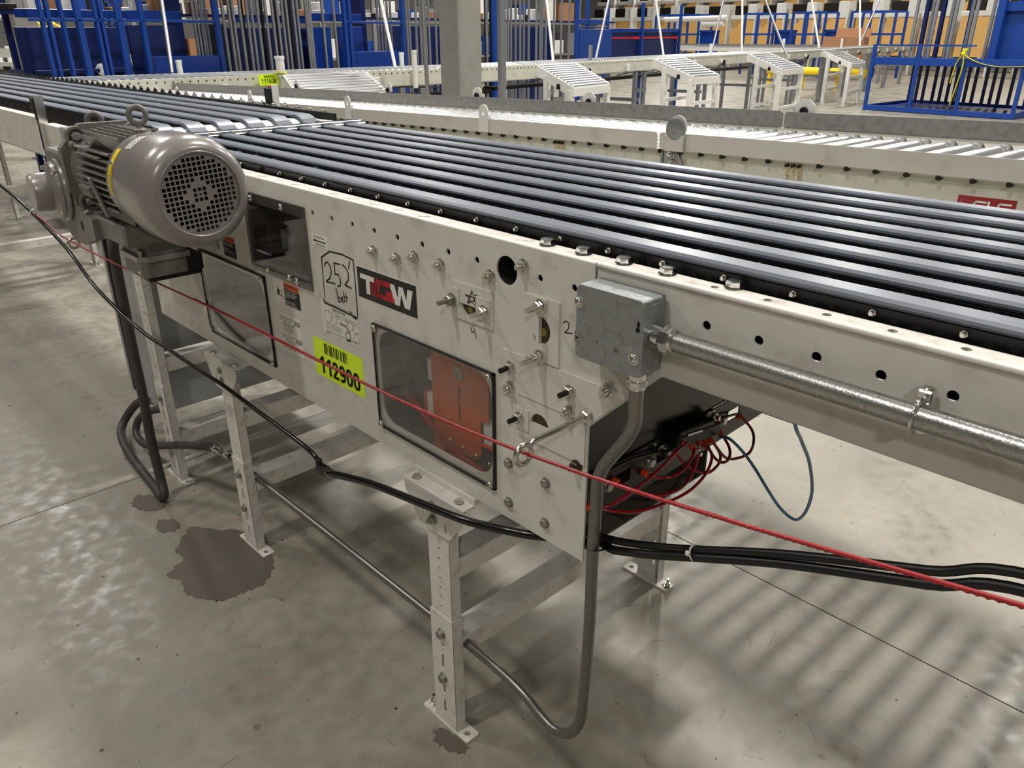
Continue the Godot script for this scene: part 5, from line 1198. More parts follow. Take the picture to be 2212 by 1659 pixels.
	obj("reflector", B.new().lathe(V(-1.4255, 0.068, 0.0065), V(0, 0, 1), [Vector2(0, 0), Vector2(0.034, 0), Vector2(0.034, 0.004), Vector2(0.031, 0.006), Vector2(0, 0.006)], 28), M.galv_box, rb)
	obj("splice_bracket", B.new().plate(PackedVector2Array([Vector2(-1.478, -0.075), Vector2(-1.405, -0.075), Vector2(-1.405, -0.03), Vector2(-1.425, 0.001), Vector2(-1.478, 0.002)]), [], 0.003, Transform3D(Basis.IDENTITY, V(0, 0, -0.008))).bx(-1.487, -1.479, -0.1, 0.004, -0.014, -0.004), M.galv_box, t)
	for q in [[-1.447, -0.007], [-1.44, -0.033]]: inst("splice_nut", FM.nut, M.zinc, V(q[0], q[1], -0.008), t)
	# round photo-eyes on white octagonal plates along the far side
	for q in [[-1.393, 0.088], [-2.427, 0.086], [-4.053, 0.10], [-5.217, 0.10], [-3.218, 0.092]]:
		var p := PackedVector2Array()
		for k in 8: p.append(Vector2(q[0] + 0.040 * cos(TAU * (k + 0.5) / 8), q[1] + 0.036 * sin(TAU * (k + 0.5) / 8)))
		var e := obj("photo_eye_plate", B.new().plate(p, [], 0.004, Transform3D(Basis.IDENTITY, V(0, 0, -0.662))), M.white_plain, t)
		obj("photo_eye", B.new().lathe(V(q[0], q[1] - 0.006, -0.661), V(0, 0, 1), [Vector2(0, 0), Vector2(0.014, 0), Vector2(0.014, 0.008), Vector2(0.009, 0.008), Vector2(0.008, 0.004), Vector2(0, 0.004)], 18).bx(q[0] + 0.038, q[0] + 0.046, q[1] - 0.03, q[1] - 0.016, -0.664, -0.65), M.black, e)
	# left end: cream beam across the bed, a curved end guard, and small fittings
	obj("end_beam", B.new().beam(V(X0, 0.045, -0.66), V(X0 - 1.35, 0.03, 0.0), 0.03, 0.15, Vector3.UP, 0.003), M.cream, t)
	obj("end_plate", B.new().beam(V(X0 + 0.1, 0.05, -0.62), V(X0 - 1.2, 0.03, 0.0), 0.004, 0.07, Vector3.UP), M.grey_guard, t)
	obj("corner_cap", B.new().cyl(V(X0 + 0.02, 0.0, -0.655), V(X0 + 0.02, 0.12, -0.655), 0.028, 14).cyl(V(X0 + 0.02, 0.12, -0.655), V(X0 + 0.16, 0.125, -0.655), 0.014, 10), M.dark_steel, t)
	for x2 in [-1.9, -4.6, -7.4]:
		for z2 in [-0.03, -0.63]:
			obj("leg", B.new().bx(x2 - 0.03, x2 + 0.03, -1.262 - 0.0245 * x2, -0.15, z2 - 0.02, z2 + 0.02, 0.002), M.white_worn, t)
		obj("leg_brace", B.new().bx(x2 - 0.02, x2 + 0.02, -0.9, -0.84, -0.63, -0.03).bx(x2 - 0.02, x2 + 0.02, -0.3, -0.24, -0.63, -0.03), M.white_worn, t)
	# red company plate, its lower half hidden behind the belts
	var s := obj("logo_sign", B.new().bx(-0.608, -0.4845, -0.079, -0.0345, -0.0135, -0.0125), M.maroon, t, "dark red plate with white letters CLS and a small emblem")
	var w := B.new(); w.xf.origin.z = -0.0121
	for k in 3:
		var cx: float = [-0.5705, -0.546, -0.5195][k]
		if k == 0: line2d(w, [[cx + 0.024, -0.0455], [cx + 0.003, -0.0455], [cx, -0.0485], [cx, -0.0665], [cx + 0.003, -0.0695], [cx + 0.024, -0.0695]], 0.0045, 0)
		elif k == 1: line2d(w, [[cx + 0.0055, -0.0435], [cx + 0.0055, -0.0695], [cx + 0.019, -0.0695]], 0.0048, 0)
		else: line2d(w, [[cx + 0.0255, -0.0455], [cx + 0.003, -0.0455], [cx, -0.0485], [cx, -0.0545], [cx + 0.003, -0.0575], [cx + 0.0225, -0.0575], [cx + 0.0255, -0.0605], [cx + 0.0255, -0.0665], [cx + 0.0225, -0.0695], [cx, -0.0695]], 0.0045, 0)
	obj("lettering", w, M.paper, s)
	w = B.new(); w.xf.origin.z = -0.0121
	line2d(w, [[-0.602, -0.0445], [-0.577, -0.0445], [-0.577, -0.070], [-0.602, -0.070], [-0.602, -0.0445]], 0.0008, 0)
	line2d(w, [[-0.601, -0.046], [-0.594, -0.056], [-0.589, -0.052], [-0.584, -0.053], [-0.579, -0.062]], 0.0012, 0)
	line2d(w, [[-0.601, -0.052], [-0.592, -0.062], [-0.586, -0.058], [-0.580, -0.067]], 0.0009, 0)
	obj("emblem", w, mat("pink_line", Color(0.75, 0.42, 0.42), 0.5), s)

# ---------------------------------------------------------------- takeaway conveyor with roller chutes
func takeaway() -> void:
	var t := thing("roller_conveyor", "long white takeaway conveyor crossing the background with chutes branching off", "conveyor")
	var P := [V(-7.62, 1.19, -0.6), V(-7.5, 1.19, -6.2), V(-9.25, 1.19, -17.6), V(-11.2, 1.19, -28.5)]
	var rm := B.new().lathe(V(0, 0, 0), V(0, 0, 1), [Vector2(0.0, 0), Vector2(0.024, 0.0), Vector2(0.024, 0.68), Vector2(0.0, 0.68)], 10).mesh()
	var dots := B.new()
	for i in 3:
		var a: Vector3 = P[i]; var b: Vector3 = P[i + 1]
		var d := (b - a).normalized()
		var l := d.cross(Vector3.UP).normalized()                  # to the right when looking along d: towards the camera
		var o := -l * 0.72
		obj("side_frame", B.new().beam(a + V(0, -0.085, 0), b + V(0, -0.085, 0), 0.02, 0.17, Vector3.UP, 0.002).beam(a + V(0, -0.165, 0) - l * 0.02, b + V(0, -0.165, 0) - l * 0.02, 0.06, 0.01), M.cream, t)
		obj("side_frame", B.new().beam(a + o + V(0, -0.07, 0), b + o + V(0, -0.07, 0), 0.02, 0.16, Vector3.UP, 0.002), M.cream, t)
		var n := int(a.distance_to(b) / 0.076)
		var bas := Basis(d, Vector3.UP, -l)
		for k in n:
			if a.lerp(b, float(k) / n).z < -24.0: break
			inst("roller", rm, M.roller, a.lerp(b, float(k) / n) + V(0, -0.012, 0) - l * 0.015, t, bas)
			var q := a.lerp(b, float(k) / n) + V(0, -0.03, 0) + l * 0.0105
			dots.box(q, V(0.012, 0.012, 0.012), 0.002)
		var m := int(a.distance_to(b) / 2.05)
		for k in m:
			var q := a.lerp(b, (k + 0.5) / m)
			for s in [0.03, 0.69]:
				for e in [-0.14, 0.14]:
					obj("leg", B.new().beam(q - l * s + d * e - V(0, 0.17, 0), q - l * s + d * e - V(0, 1.19, 0), 0.05, 0.07, d), M.strut, t)
			obj("leg_brace", B.new().beam(q - l * 0.03 - V(0, 0.6, 0), q - l * 0.69 - V(0, 0.6, 0), 0.04, 0.05).beam(q - d * 0.14 - V(0, 0.45, 0), q + d * 0.14 - V(0, 0.45, 0), 0.04, 0.05), M.strut, t)
			# small electrical fittings on the side frame
			obj("wiring_box", B.new().box(q + d * 0.6 + V(0, -0.10, 0) + l * 0.03, V(0.05, 0.06, 0.05), 0.006).box(q - d * 0.5 + V(0, -0.11, 0) + l * 0.03, V(0.04, 0.10, 0.07), 0.004), M.white_plain, t)
			obj("black_fitting", B.new().box(q + d * 0.72 + V(0, -0.13, 0) + l * 0.035, V(0.04, 0.09, 0.05), 0.006).tube(curve([q + d * 0.7 + V(0, -0.12, 0) + l * 0.03, q + d * 0.4 + V(0, -0.2, 0) + l * 0.05, q - d * 0.2 + V(0, -0.17, 0) + l * 0.05, q - d * 0.8 + V(0, -0.2, 0) + l * 0.03], 5), 0.009, 6), M.black, t)
			if k % 2 == 0: obj("warning_label", B.new().box(q + d * 0.2 + V(0, -0.09, 0) + l * 0.0112, V(0.05, 0.05, 0.002)), M.paper, t)
	obj("axle_end", dots, M.dark_steel, t, "", true)
	var tb := obj("trunking", B.new().beam(P[0] + V(0.0, -0.30, 0) - V(0.35, 0, 0), P[1] + V(0, -0.30, 0) - V(0.35, 0, 0), 0.2, 0.05).beam(P[1] + V(0, -0.27, 0) - V(0.3, 0, 0), P[2] + V(0, -0.27, 0) - V(0.3, 0, 0), 0.2, 0.04), M.dark_steel, t)
	# equipment number on the near side
	var s := obj("number_sticker", B.new().box(V(-7.495, 1.15, -3.03), V(0.004, 0.10, 0.20), 0.0, Basis(V(0, 1, 0), 0.02)), M.neon, t, "small fluorescent yellow number sticker 111600")
	var w := text("111600", B.new(), 0.045, -0.08, -0.035, 0.16)
	for k in 12: w.bx(-0.05 + 0.009 * k, -0.046 + 0.009 * k + 0.002 * (k % 2), 0.018, 0.04, 0, 0.0005)
	var wo := obj("lettering", w, M.ink, s); wo.transform = Transform3D(Basis(V(0, 1, 0), PI / 2 + 0.02), V(-7.4925, 1.15, -3.03))
	# posts carrying reflectors on top of the bed
	var posts := [V(-8.36, 1.19, -2.53), V(-7.46, 1.19, -3.15), V(-8.25, 1.19, -5.19), V(-7.46, 1.0, -4.78), V(-7.95, 1.19, -8.3), V(-8.55, 1.19, -12.3), V(-9.2, 1.19, -16.1), V(-10.0, 1.19, -20.6)]
	for k in posts.size():
		var h: float = [0.10, 0.14, 0.13, 0.36, 0.18, 0.16, 0.22, 0.2][k]
		tag(obj("guide_post", B.new().cyl(posts[k], posts[k] + V(0, h, 0), 0.042 if k == 1 else 0.028, 14).cyl(posts[k] + V(0, h, 0), posts[k] + V(0, h + 0.03, 0), 0.048 if k == 1 else 0.031, 14), M.white_plain if k != 4 else M.strut), "white plastic post on the takeaway conveyor, " + ["first from the left", "wide one wrapped with yellow tape", "beside the slanted white brace over the blue panel", "tall one just left of the grey column", "by the second chute", "by the third chute", "by the fourth chute", "by the farthest chute"][k], "post")
	tag(obj("yellow_tape", B.new().tube(ring(V(-7.46, 1.215, -3.15), V(0.1, 1, 0), 0.046, 18), 0.02, 6, true, 0.004).box(V(-7.40, 1.17, -3.17), V(0.04, 0.08, 0.02), 0.008, Basis(V(1, 0, 0), 0.5)), M.tape), "yellow tape tied round the wide white post", "tape")
	for k in 2:
		var c: Vector3 = [V(-9.0, 1.23, -2.0), V(-8.85, 1.235, -2.62)][k]
		tag(obj("reflector_disc", B.new().lathe(c, V(0.92, 0.2, 0.35), [Vector2(0, -0.01), Vector2(0.058, -0.01), Vector2(0.058, 0.0), Vector2(0.05, 0.006), Vector2(0, 0.008)], 24).bx(c.x - 0.02, c.x + 0.01, 1.1, c.y, c.z - 0.01, c.z + 0.01), M.white_plain), ["white round reflector disc at the far left before the blue rack", "white round reflector disc nearer the grey pole at the blue rack"][k], "reflector")
	# roller chutes
	var ch := [
		[V(-7.36, 1.185, -3.12), V(-7.36, 1.185, -4.06), V(-6.24, 0.985, -3.62), V(-6.3, 0.985, -2.72)],
		[V(-7.40, 1.185, -6.64), V(-7.62, 1.185, -7.60), V(-6.50, 0.99, -6.98), V(-6.33, 0.99, -6.14)],
		[V(-7.85, 1.185, -9.66), V(-8.08, 1.185, -10.78), V(-6.83, 0.975, -9.92), V(-6.80, 0.975, -9.22)],
		[V(-8.42, 1.185, -13.36), V(-8.70, 1.185, -14.6), V(-7.55, 0.955, -13.9), V(-7.45, 0.955, -12.92)],
		[V(-9.5, 1.185, -18.4), V(-9.95, 1.185, -20.2), V(-8.60, 0.91, -18.95), V(-8.44, 0.91, -17.9)]]
	for i in ch.size():
		var q: Array = ch[i]
		var o := thing("roller_chute", "white inclined roller chute branching off the takeaway conveyor, " + ["nearest one behind the black photo-eye", "second one, right of the grey column", "third from the left", "fourth from the left", "farthest one, beside the blue cart"][i], "chute", Vector3.ZERO, "roller chutes off the takeaway conveyor")
		for e in [[0, 3], [1, 2]]:
			obj("side_rail", B.new().beam(q[e[0]] + V(0, -0.045, 0), q[e[1]] + V(0, -0.045, 0), 0.025, 0.12, Vector3.UP, 0.002), M.white_plain, o)
		var n := 11 if i < 2 else 9
		for k in n:
			var f := (k + 0.6) / n
			obj("roller", B.new().cyl(q[0].lerp(q[3], f) + V(0, 0.002, 0), q[1].lerp(q[2], f) + V(0, 0.002, 0), 0.024, 12), M.roller, o)
		obj("end_bar", B.new().beam(q[3] + V(0, -0.05, 0), q[2] + V(0, -0.05, 0), 0.04, 0.09), M.white_plain, o)
		for f in [0.32, 0.96]:
			for e in [[0, 3], [1, 2]]:
				var tp: Vector3 = q[e[0]].lerp(q[e[1]], f) + V(0, -0.10, 0)
				obj("leg", B.new().beam(tp + V(0, 0.06, 0), V(tp.x, 0.01, tp.z), 0.05, 0.09, V(1, 0, 0.2), 0.002).box(V(tp.x, 0.005, tp.z), V(0.16, 0.01, 0.07)), M.white_plain, o)
			for yb in [0.62, 0.30]: obj("leg_brace", B.new().beam(Vector3(q[0].lerp(q[3], f).x, yb, q[0].lerp(q[3], f).z), Vector3(q[1].lerp(q[2], f).x, yb, q[1].lerp(q[2], f).z), 0.04, 0.05), M.white_plain, o)
		var mid: Vector3 = q[0].lerp(q[3], 0.68) + V(0.0, -0.07, 0.02)
		obj("photo_eye", B.new().box(mid, V(0.05, 0.06, 0.04), 0.006), M.dark_steel, o)
	# braces and pipes that go up to the roof
	var rods := [
		[V(-8.39, 1.20, -2.46), V(-8.68, 1.87, -2.59), 0.022, "galv", "upright grey steel pipe in front of the left blue rack"],
		[V(-8.21, 1.19, -5.06), V(-8.55, 1.90, -5.16), 0.020, "white_plain", "slanted white brace rod crossing the blue panel left of the column"],
		[V(-8.3, 1.19, -7.9), V(-8.6, 1.99, -8.06), 0.020, "white_plain", "slanted white brace rod over the second roller chute"],
		[V(-8.7, 1.19, -9.3), V(-8.82, 2.02, -9.7), 0.022, "strut", "grey brace rod leaning right, at the bright blue panel"],
		[V(-9.0, 1.19, -11.5), V(-9.4, 2.10, -11.7), 0.020, "white_plain", "slanted white brace rod in front of the red-striped bins"],
		[V(-10.4, 1.19, -15.2), V(-10.6, 2.3, -15.8), 0.022, "strut", "grey brace rod leaning right beyond the third chute"],
		[V(-9.9, 1.19, -15.6), V(-10.2, 2.2, -15.9), 0.022, "white_plain", "upright white brace rod before the tan bins"],
		[V(-7.6, 1.19, -13.3), V(-8.15, 2.09, -13.3), 0.020, "strut", "long grey brace rod leaning left over the fourth chute"],
		[V(-10.4, 1.19, -20.2), V(-10.9, 2.35, -20.4), 0.026, "white_plain", "white brace rod leaning left beyond the fourth chute"],
		[V(-11.4, 1.19, -24.8), V(-11.4, 2.2, -25.5), 0.026, "strut", "grey brace rod leaning right by the cardboard box"],
		[V(-11.2, 1.19, -24.4), V(-11.6, 2.45, -24.8), 0.030, "white_plain", "white upright rod in front of the cardboard box"],
		[V(-6.76, 0.9, -4.40), V(-6.82, 1.87, -4.43), 0.022, "galv", "upright grey conduit pipe left of the grey column"],
		[V(-5.10, 0.02, -3.90), V(-5.12, 1.81, -3.91), 0.036, "strut", "thick galvanized upright pipe right of the grey column"]]
	for r in rods:
		var a: Vector3 = r[0]; var b: Vector3 = r[1]
		var e := a + (b - a) * ((10.9 - a.y) / (b.y - a.y))
		tag(obj("brace_rod", B.new().cyl(a, e, r[2], 10), M[r[3]]), r[4], "rod")
	# square steel building columns
	var c := thing("steel_column", "square grey steel building column behind the roller conveyor", "column", V(-5.76, 0, -4.01))
	obj("shaft", B.new().box(V(0, 5.5, 0), V(0.27, 11, 0.27), 0.012, Basis(V(0, 1, 0), -0.02)), M.column, c)
	obj("base_plate", B.new().box(V(0, 0.012, 0), V(0.45, 0.024, 0.45)), M.column, c)
	c = thing("steel_column", "square grey steel building column at the far left edge beside the blue rack", "column", V(-12.3, 0, -2.22))
	obj("shaft", B.new().box(V(0, 5.5, 0), V(0.27, 11, 0.27), 0.012), M.column, c)
	obj("base_plate", B.new().box(V(0, 0.012, 0), V(0.45, 0.024, 0.45)), M.column, c)

# ---------------------------------------------------------------- blue racks behind the takeaway conveyor
func racks() -> void:
	var RO := V(-8.85, 0, -3.0)
	var ru := V(-0.151, 0, -0.988).normalized()
	var rn := V(0.988, 0, -0.151).normalized()                     # towards the camera
	var bas := Basis(-ru, Vector3.UP, rn)                           # local x runs against s
	var mk := func(label: String) -> Node3D:
		var o := thing("storage_rack", label, "rack", RO, "")
		o.basis = bas
		return o
	var bx := func(o: Node3D, called: String, s0: float, s1: float, y0: float, y1: float, back: float, th: float, m: Material, lab := "") -> void:
		obj(called, B.new().bx(-s1, -s0, y0, y1, -back - th, -back, 0.003), m, o, lab)
	var post := func(o: Node3D, s: float, back: float, w: float, m: Material, y0 := 0.0, y1 := 3.2, d := 0.05) -> void:
		obj("upright", B.new().bx(-s - w / 2, -s + w / 2, y0, y1, -back - d, -back, 0.002), m, o)
	var divider := func(o: Node3D, s: float, back: float, y0: float, m: Material, w := 0.03) -> void:
		obj("divider_bar", B.new().bx(-s - w / 2, -s + w / 2, y0, 3.2, -back - 0.03, -back, 0.004), m, o)
	# left rack
	var o: Node3D = mk.call("large blue steel rack with paired uprights, at the upper left")
	for s in [-1.56, -1.50, -1.38, -1.24, -1.215, -1.06, -1.01, -0.85, -0.82]: post.call(o, s, 0.0, 0.03, M.blue_frame)
	post.call(o, -0.60, 0.0, 0.045, M.blue_frame); post.call(o, 0.25, 0.0, 0.055, M.blue_frame)
	bx.call(o, "back_panel", -1.68, -0.62, 0.25, 1.62, 0.35, 0.02, M.blue_dark)
	bx.call(o, "back_panel", -0.62, -0.04, 0.25, 1.64, 0.30, 0.02, M.blue_dark)
	bx.call(o, "shelf_band", -1.66, -0.60, 1.70, 1.775, 0.30, 0.03, M.blue)
	bx.call(o, "shelf_band", -0.60, 0.0, 1.69, 1.78, 0.30, 0.03, M.blue)
	bx.call(o, "rail", -1.68, 0.23, 1.665, 1.69, 0.0, 0.03, M.blue_frame)
	bx.call(o, "front_panel", -0.59, 0.23, 0.25, 1.345, 0.02, 0.02, M.blue)
	bx.call(o, "end_panel", -0.05, 0.02, 0.25, 3.0, 0.31, 0.25, M.blue_dark)
	for s in [0.05, 0.09, 0.135, 0.16, 0.20]: divider.call(o, s, 0.12, 1.3, M.strut, 0.02)
	for s in [-1.5, -0.6, 0.25]: post.call(o, s, 0.9, 0.05, M.blue_dark)
	bx.call(o, "far_shelf", -1.6, 0.2, 1.2, 1.24, 0.3, 0.6, M.blue_dark)
	# middle bay of grey divider bars
	o = mk.call("bay of close grey galvanized divider bars between two blue racks")
	for s in [0.33, 0.41, 0.46, 0.55, 0.64, 0.70, 0.78, 0.89, 0.98, 1.05, 1.12, 1.18, 1.28, 1.335, 1.46, 1.49, 1.52, 1.71, 1.89]: divider.call(o, s, 0.0, 0.4, M.strut, 0.026)
	for s in [0.38, 0.50, 0.60, 0.75, 1.02, 1.22, 1.42]: divider.call(o, s, 0.25, 0.4, M.dark_steel, 0.03)
	bx.call(o, "back_panel", 0.3, 0.72, 0.3, 1.66, 0.55, 0.02, M.black)
	bx.call(o, "back_panel", 0.72, 1.95, 0.3, 1.62, 0.55, 0.02, M.blue_dark)
	bx.call(o, "side_post", 1.62, 1.75, 0.3, 3.0, 0.5, 0.2, M.blue_dark)
	bx.call(o, "shelf_band", 0.9, 2.0, 1.68, 1.76, 0.7, 0.03, M.blue)
	# second rack
	o = mk.call("blue steel rack with a bright low panel, left of the grey column")
	for s in [2.06, 2.14, 3.08]: post.call(o, s, 0.0, 0.05, M.blue_frame)
	bx.call(o, "back_panel", 1.74, 2.06, 0.3, 1.63, 0.3, 0.02, M.blue)
	bx.call(o, "back_panel", 2.16, 2.64, 0.3, 1.64, 0.3, 0.02, M.blue)
	bx.call(o, "front_panel", 2.16, 3.05, 0.3, 1.345, 0.02, 0.02, M.blue)
	bx.call(o, "rail", 2.1, 3.08, 1.675, 1.70, 0.0, 0.03, M.blue_frame)
	bx.call(o, "shelf_band", 1.75, 2.62, 1.70, 1.79, 0.3, 0.03, M.blue)
	bx.call(o, "end_panel", 2.6, 2.68, 0.3, 3.0, 0.3, 0.3, M.blue_dark)
	for s in [2.76, 2.82, 2.88, 2.94, 3.0]: divider.call(o, s, 0.15, 1.3, M.strut, 0.022)
	for s in [3.2, 3.25, 3.38, 3.47, 3.57, 3.64, 3.78, 3.95, 4.15, 4.32]: divider.call(o, s, 0.05, 0.3, M.strut, 0.024)
	bx.call(o, "back_panel", 3.2, 4.5, 0.3, 1.66, 0.6, 0.02, M.blue_dark)
	# third rack right of the column
	o = mk.call("blue rack with grey divider bars right of the grey column")
	for s in [4.64, 4.86]: divider.call(o, s, 0.0, 0.4, M.strut, 0.032)
	for s in [5.14, 5.27, 5.38, 5.46, 5.58, 5.70, 5.80, 5.93, 6.14, 6.25, 6.30, 6.41, 6.64, 6.86, 7.1]: divider.call(o, s, 0.0, 0.4, M.strut, 0.032)
	post.call(o, 5.06, 0.0, 0.08, M.blue_frame)
	for s in [5.2, 5.33, 5.6]: divider.call(o, s, 0.3, 0.4, M.dark_steel, 0.05)
	bx.call(o, "back_panel", 4.5, 5.1, 0.3, 1.66, 0.5, 0.02, M.blue_dark)
	bx.call(o, "back_panel", 6.0, 7.3, 0.35, 1.66, 0.5, 0.02, M.blue_dark)
	bx.call(o, "back_panel", 5.62, 5.78, 1.35, 1.62, 0.4, 0.02, M.blue_frame)
	post.call(o, 7.36, 0.0, 0.07, M.blue_frame)
	for s in [5.06, 5.9, 7.36]: post.call(o, s, 0.8, 0.06, M.blue_dark, 0.0, 1.2)
	# bright blue panel and the red-striped bins
	o = mk.call("blue rack bay with a bright plain blue panel beside the leaning brace")
	bx.call(o, "front_panel", 7.42, 8.52, 0.45, 1.62, 0.0, 0.02, M.blue_frame)
	for s in [7.5, 7.85, 8.55]: post.call(o, s, 0.1, 0.05, M.blue_frame)
	bx.call(o, "rail", 7.45, 8.52, 1.70, 1.78, 0.1, 0.03, M.blue_frame)
	bx.call(o, "rail", 7.45, 8.52, 1.645, 1.67, 0.1, 0.03, M.blue_frame)
	for k in 2:
		var s0: float = [8.62, 10.05][k]; var s1: float = [10.02, 11.7][k]
		o = mk.call(["dark blue open bin with a red stripe, left of two", "dark blue open bin with a red stripe, right of two"][k])
		o.name = numbered("storage_bin", self); o.set_meta("category", "bin"); o.set_meta("group", "dark blue bins with a red stripe")
		bx.call(o, "front_panel", s0, s1, 0.9, 1.62, 0.25, 0.02, M.blue_dark)
		bx.call(o, "top_rail", s0, s1, 1.57, 1.64, 0.2, 0.05, M.blue)
		bx.call(o, "red_stripe", s0, s1 - 0.1, 1.455, 1.485, 0.235, 0.01, M.red_plain)
		obj("red_gusset", B.new().plate(PackedVector2Array([Vector2(-s1 + 0.02, 1.44), Vector2(-s1 + 0.34, 1.455), Vector2(-s1 + 0.34, 1.485), Vector2(-s1 + 0.02, 1.50)]), [], 0.01, Transform3D(Basis.IDENTITY, V(0, 0, -0.228))), M.red_plain, o)
		obj("blue_gusset", B.new().plate(PackedVector2Array([Vector2(-s1 + 0.02, 1.5), Vector2(-s1 + 0.34, 1.60), Vector2(-s1 + 0.02, 1.60)]), [], 0.01, Transform3D(Basis.IDENTITY, V(0, 0, -0.228))), M.blue_frame, o)
		post.call(o, s1, 0.18, 0.06, M.blue_frame, 0.0, 2.1)
		bx.call(o, "base", s0 - 0.1, s1, 0.86, 0.92, -0.05, 0.9, M.strut)
	# small goods along the top of the racks
	var rnd := RandomNumberGenerator.new(); rnd.seed = 31
	for k in 46:
		var s := -1.5 + 9.0 * k / 45.0 + rnd.randf_range(-0.06, 0.06)
		var w := rnd.randf_range(0.05, 0.16); var h := rnd.randf_range(0.05, 0.2)
		var b := rnd.randf_range(0.75, 1.1)
		var m: Material = [M.plastic_white, M.paper, M.strut, M.dark_steel, M.cardboard, M.plastic_white][rnd.randi_range(0, 5)]
		var g := obj("carton", B.new().box(V(0, h / 2, 0), V(w, h, 0.12), 0.006), m)
		g.transform = Transform3D(bas, RO + ru * s - rn * b + V(0, 1.765, 0))
		tag(g, "small goods carton on the upper shelf of the blue racks", "carton", "small cartons on the blue rack shelves")
	tag(obj("upper_shelf", B.new().box(V(-4.0, 1.75, -0.95), V(11.6, 0.03, 0.5))  , M.blue_dark), "long dark blue upper shelf board behind the racks", "shelf")
	(get_node("upper_shelf") as Node3D).transform = Transform3D(bas, RO)
	# blue cart with tape at the right
	var c := thing("platform_cart", "open blue steel cart with slatted deck and grey bars, at the upper right", "cart", V(-6.24, 0, -17.2))
	c.basis = Basis(V(1, 0, 0.055).normalized(), Vector3.UP, V(-0.055, 0, 1).normalized())
	var D := 2.2
	for y in [0.06, 0.98]:
		obj("deck_rail", B.new().bx(-1.5, 1.5, y - 0.05, y + 0.05 + (0.05 if y > 0.5 else 0.0), -0.03, 0.0, 0.004).bx(-1.5, 1.5, y - 0.05, y + 0.05, -D, -D + 0.03).bx(-1.5, -1.47, y - 0.05, y + 0.05, -D, 0.0).bx(1.47, 1.5, y - 0.05, y + 0.05, -D, 0.0), M.blue_frame, c)
		obj("deck", B.new().bx(-1.47, 1.47, y - 0.03, y - 0.01, -D + 0.03, -0.03), M.blue_dark if y > 0.5 else M.blue, c)
	obj("deck_rail", B.new().bx(-1.5, 0.55, 1.30, 1.33, -0.03, 0.0), M.blue_frame, c)
	for x in [-1.48, -0.52, 0.42, 1.48]:
		obj("upright", B.new().bx(x - 0.035, x + 0.035, 0.0, 1.33 if x < 0.3 else 1.05, -0.045, 0.005, 0.004), M.blue_frame, c)
		obj("upright", B.new().bx(x - 0.03, x + 0.03, 0.0, 3.4, -D, -D + 0.06, 0.004), M.blue_frame, c)
	for k in 16:
		var x := -1.3 + 0.175 * k
		obj("slat", B.new().bx(x - 0.03, x + 0.03, 0.08, 0.95, -D + 0.5 + 0.05 * (k % 3), -D + 0.54 + 0.05 * (k % 3)), M.blue_dark, c)
	for k in 9:
		var x := -1.05 + 0.2 * k
		obj("divider_bar", B.new().bx(x - 0.03, x + 0.03, 1.0, 3.4, -0.75 - 0.3 * (k % 2), -0.70 - 0.3 * (k % 2), 0.004), M.strut, c)
	obj("tall_panel", B.new().bx(0.62, 1.5, 1.0, 2.0, -0.7, -0.68, 0.003).bx(0.60, 0.74, 1.0, 3.3, -0.64, -0.5, 0.004), M.blue_frame, c)
	obj("shelf_band", B.new().bx(0.74, 1.5, 1.93, 2.10, -0.62, -0.58, 0.003), M.blue_frame, c)
	for x in [-1.2, -0.85]: obj("side_post", B.new().bx(x - 0.035, x + 0.035, 1.0, 3.4, -1.6, -1.5), M.blue_dark, c)
	var tp := thing("caution_tape", "yellow caution tape knotted on the blue cart and strung along its deck rail", "tape", V(-6.24, 0, -17.2))
	tp.basis = c.basis
	obj("strung_tape", B.new().tube(curve([V(0.38, 1.16, 0.03), V(0.55, 1.06, 0.03), V(0.8, 0.985, 0.04), V(1.1, 0.95, 0.04), V(1.48, 0.965, 0.03), V(1.7, 0.98, 0.0)], 6), 0.028, 8, false, 0.006), M.tape, tp)
	obj("knot", B.new().ball(V(0.36, 1.17, 0.03), 0.05, 10).box(V(0.37, 1.24, 0.02), V(0.10, 0.05, 0.04), 0.01), M.tape, tp)
	obj("loose_end", B.new().tube(curve([V(0.34, 1.14, 0.03), V(0.27, 1.0, 0.04), V(0.24, 0.8, 0.04), V(0.22, 0.62, 0.03)], 5), 0.035, 8, false, 0.008).tube(curve([V(0.38, 1.14, 0.03), V(0.40, 0.9, 0.05), V(0.36, 0.6, 0.04), V(0.30, 0.2, 0.03)], 5), 0.032, 8, false, 0.008), M.tape, tp)

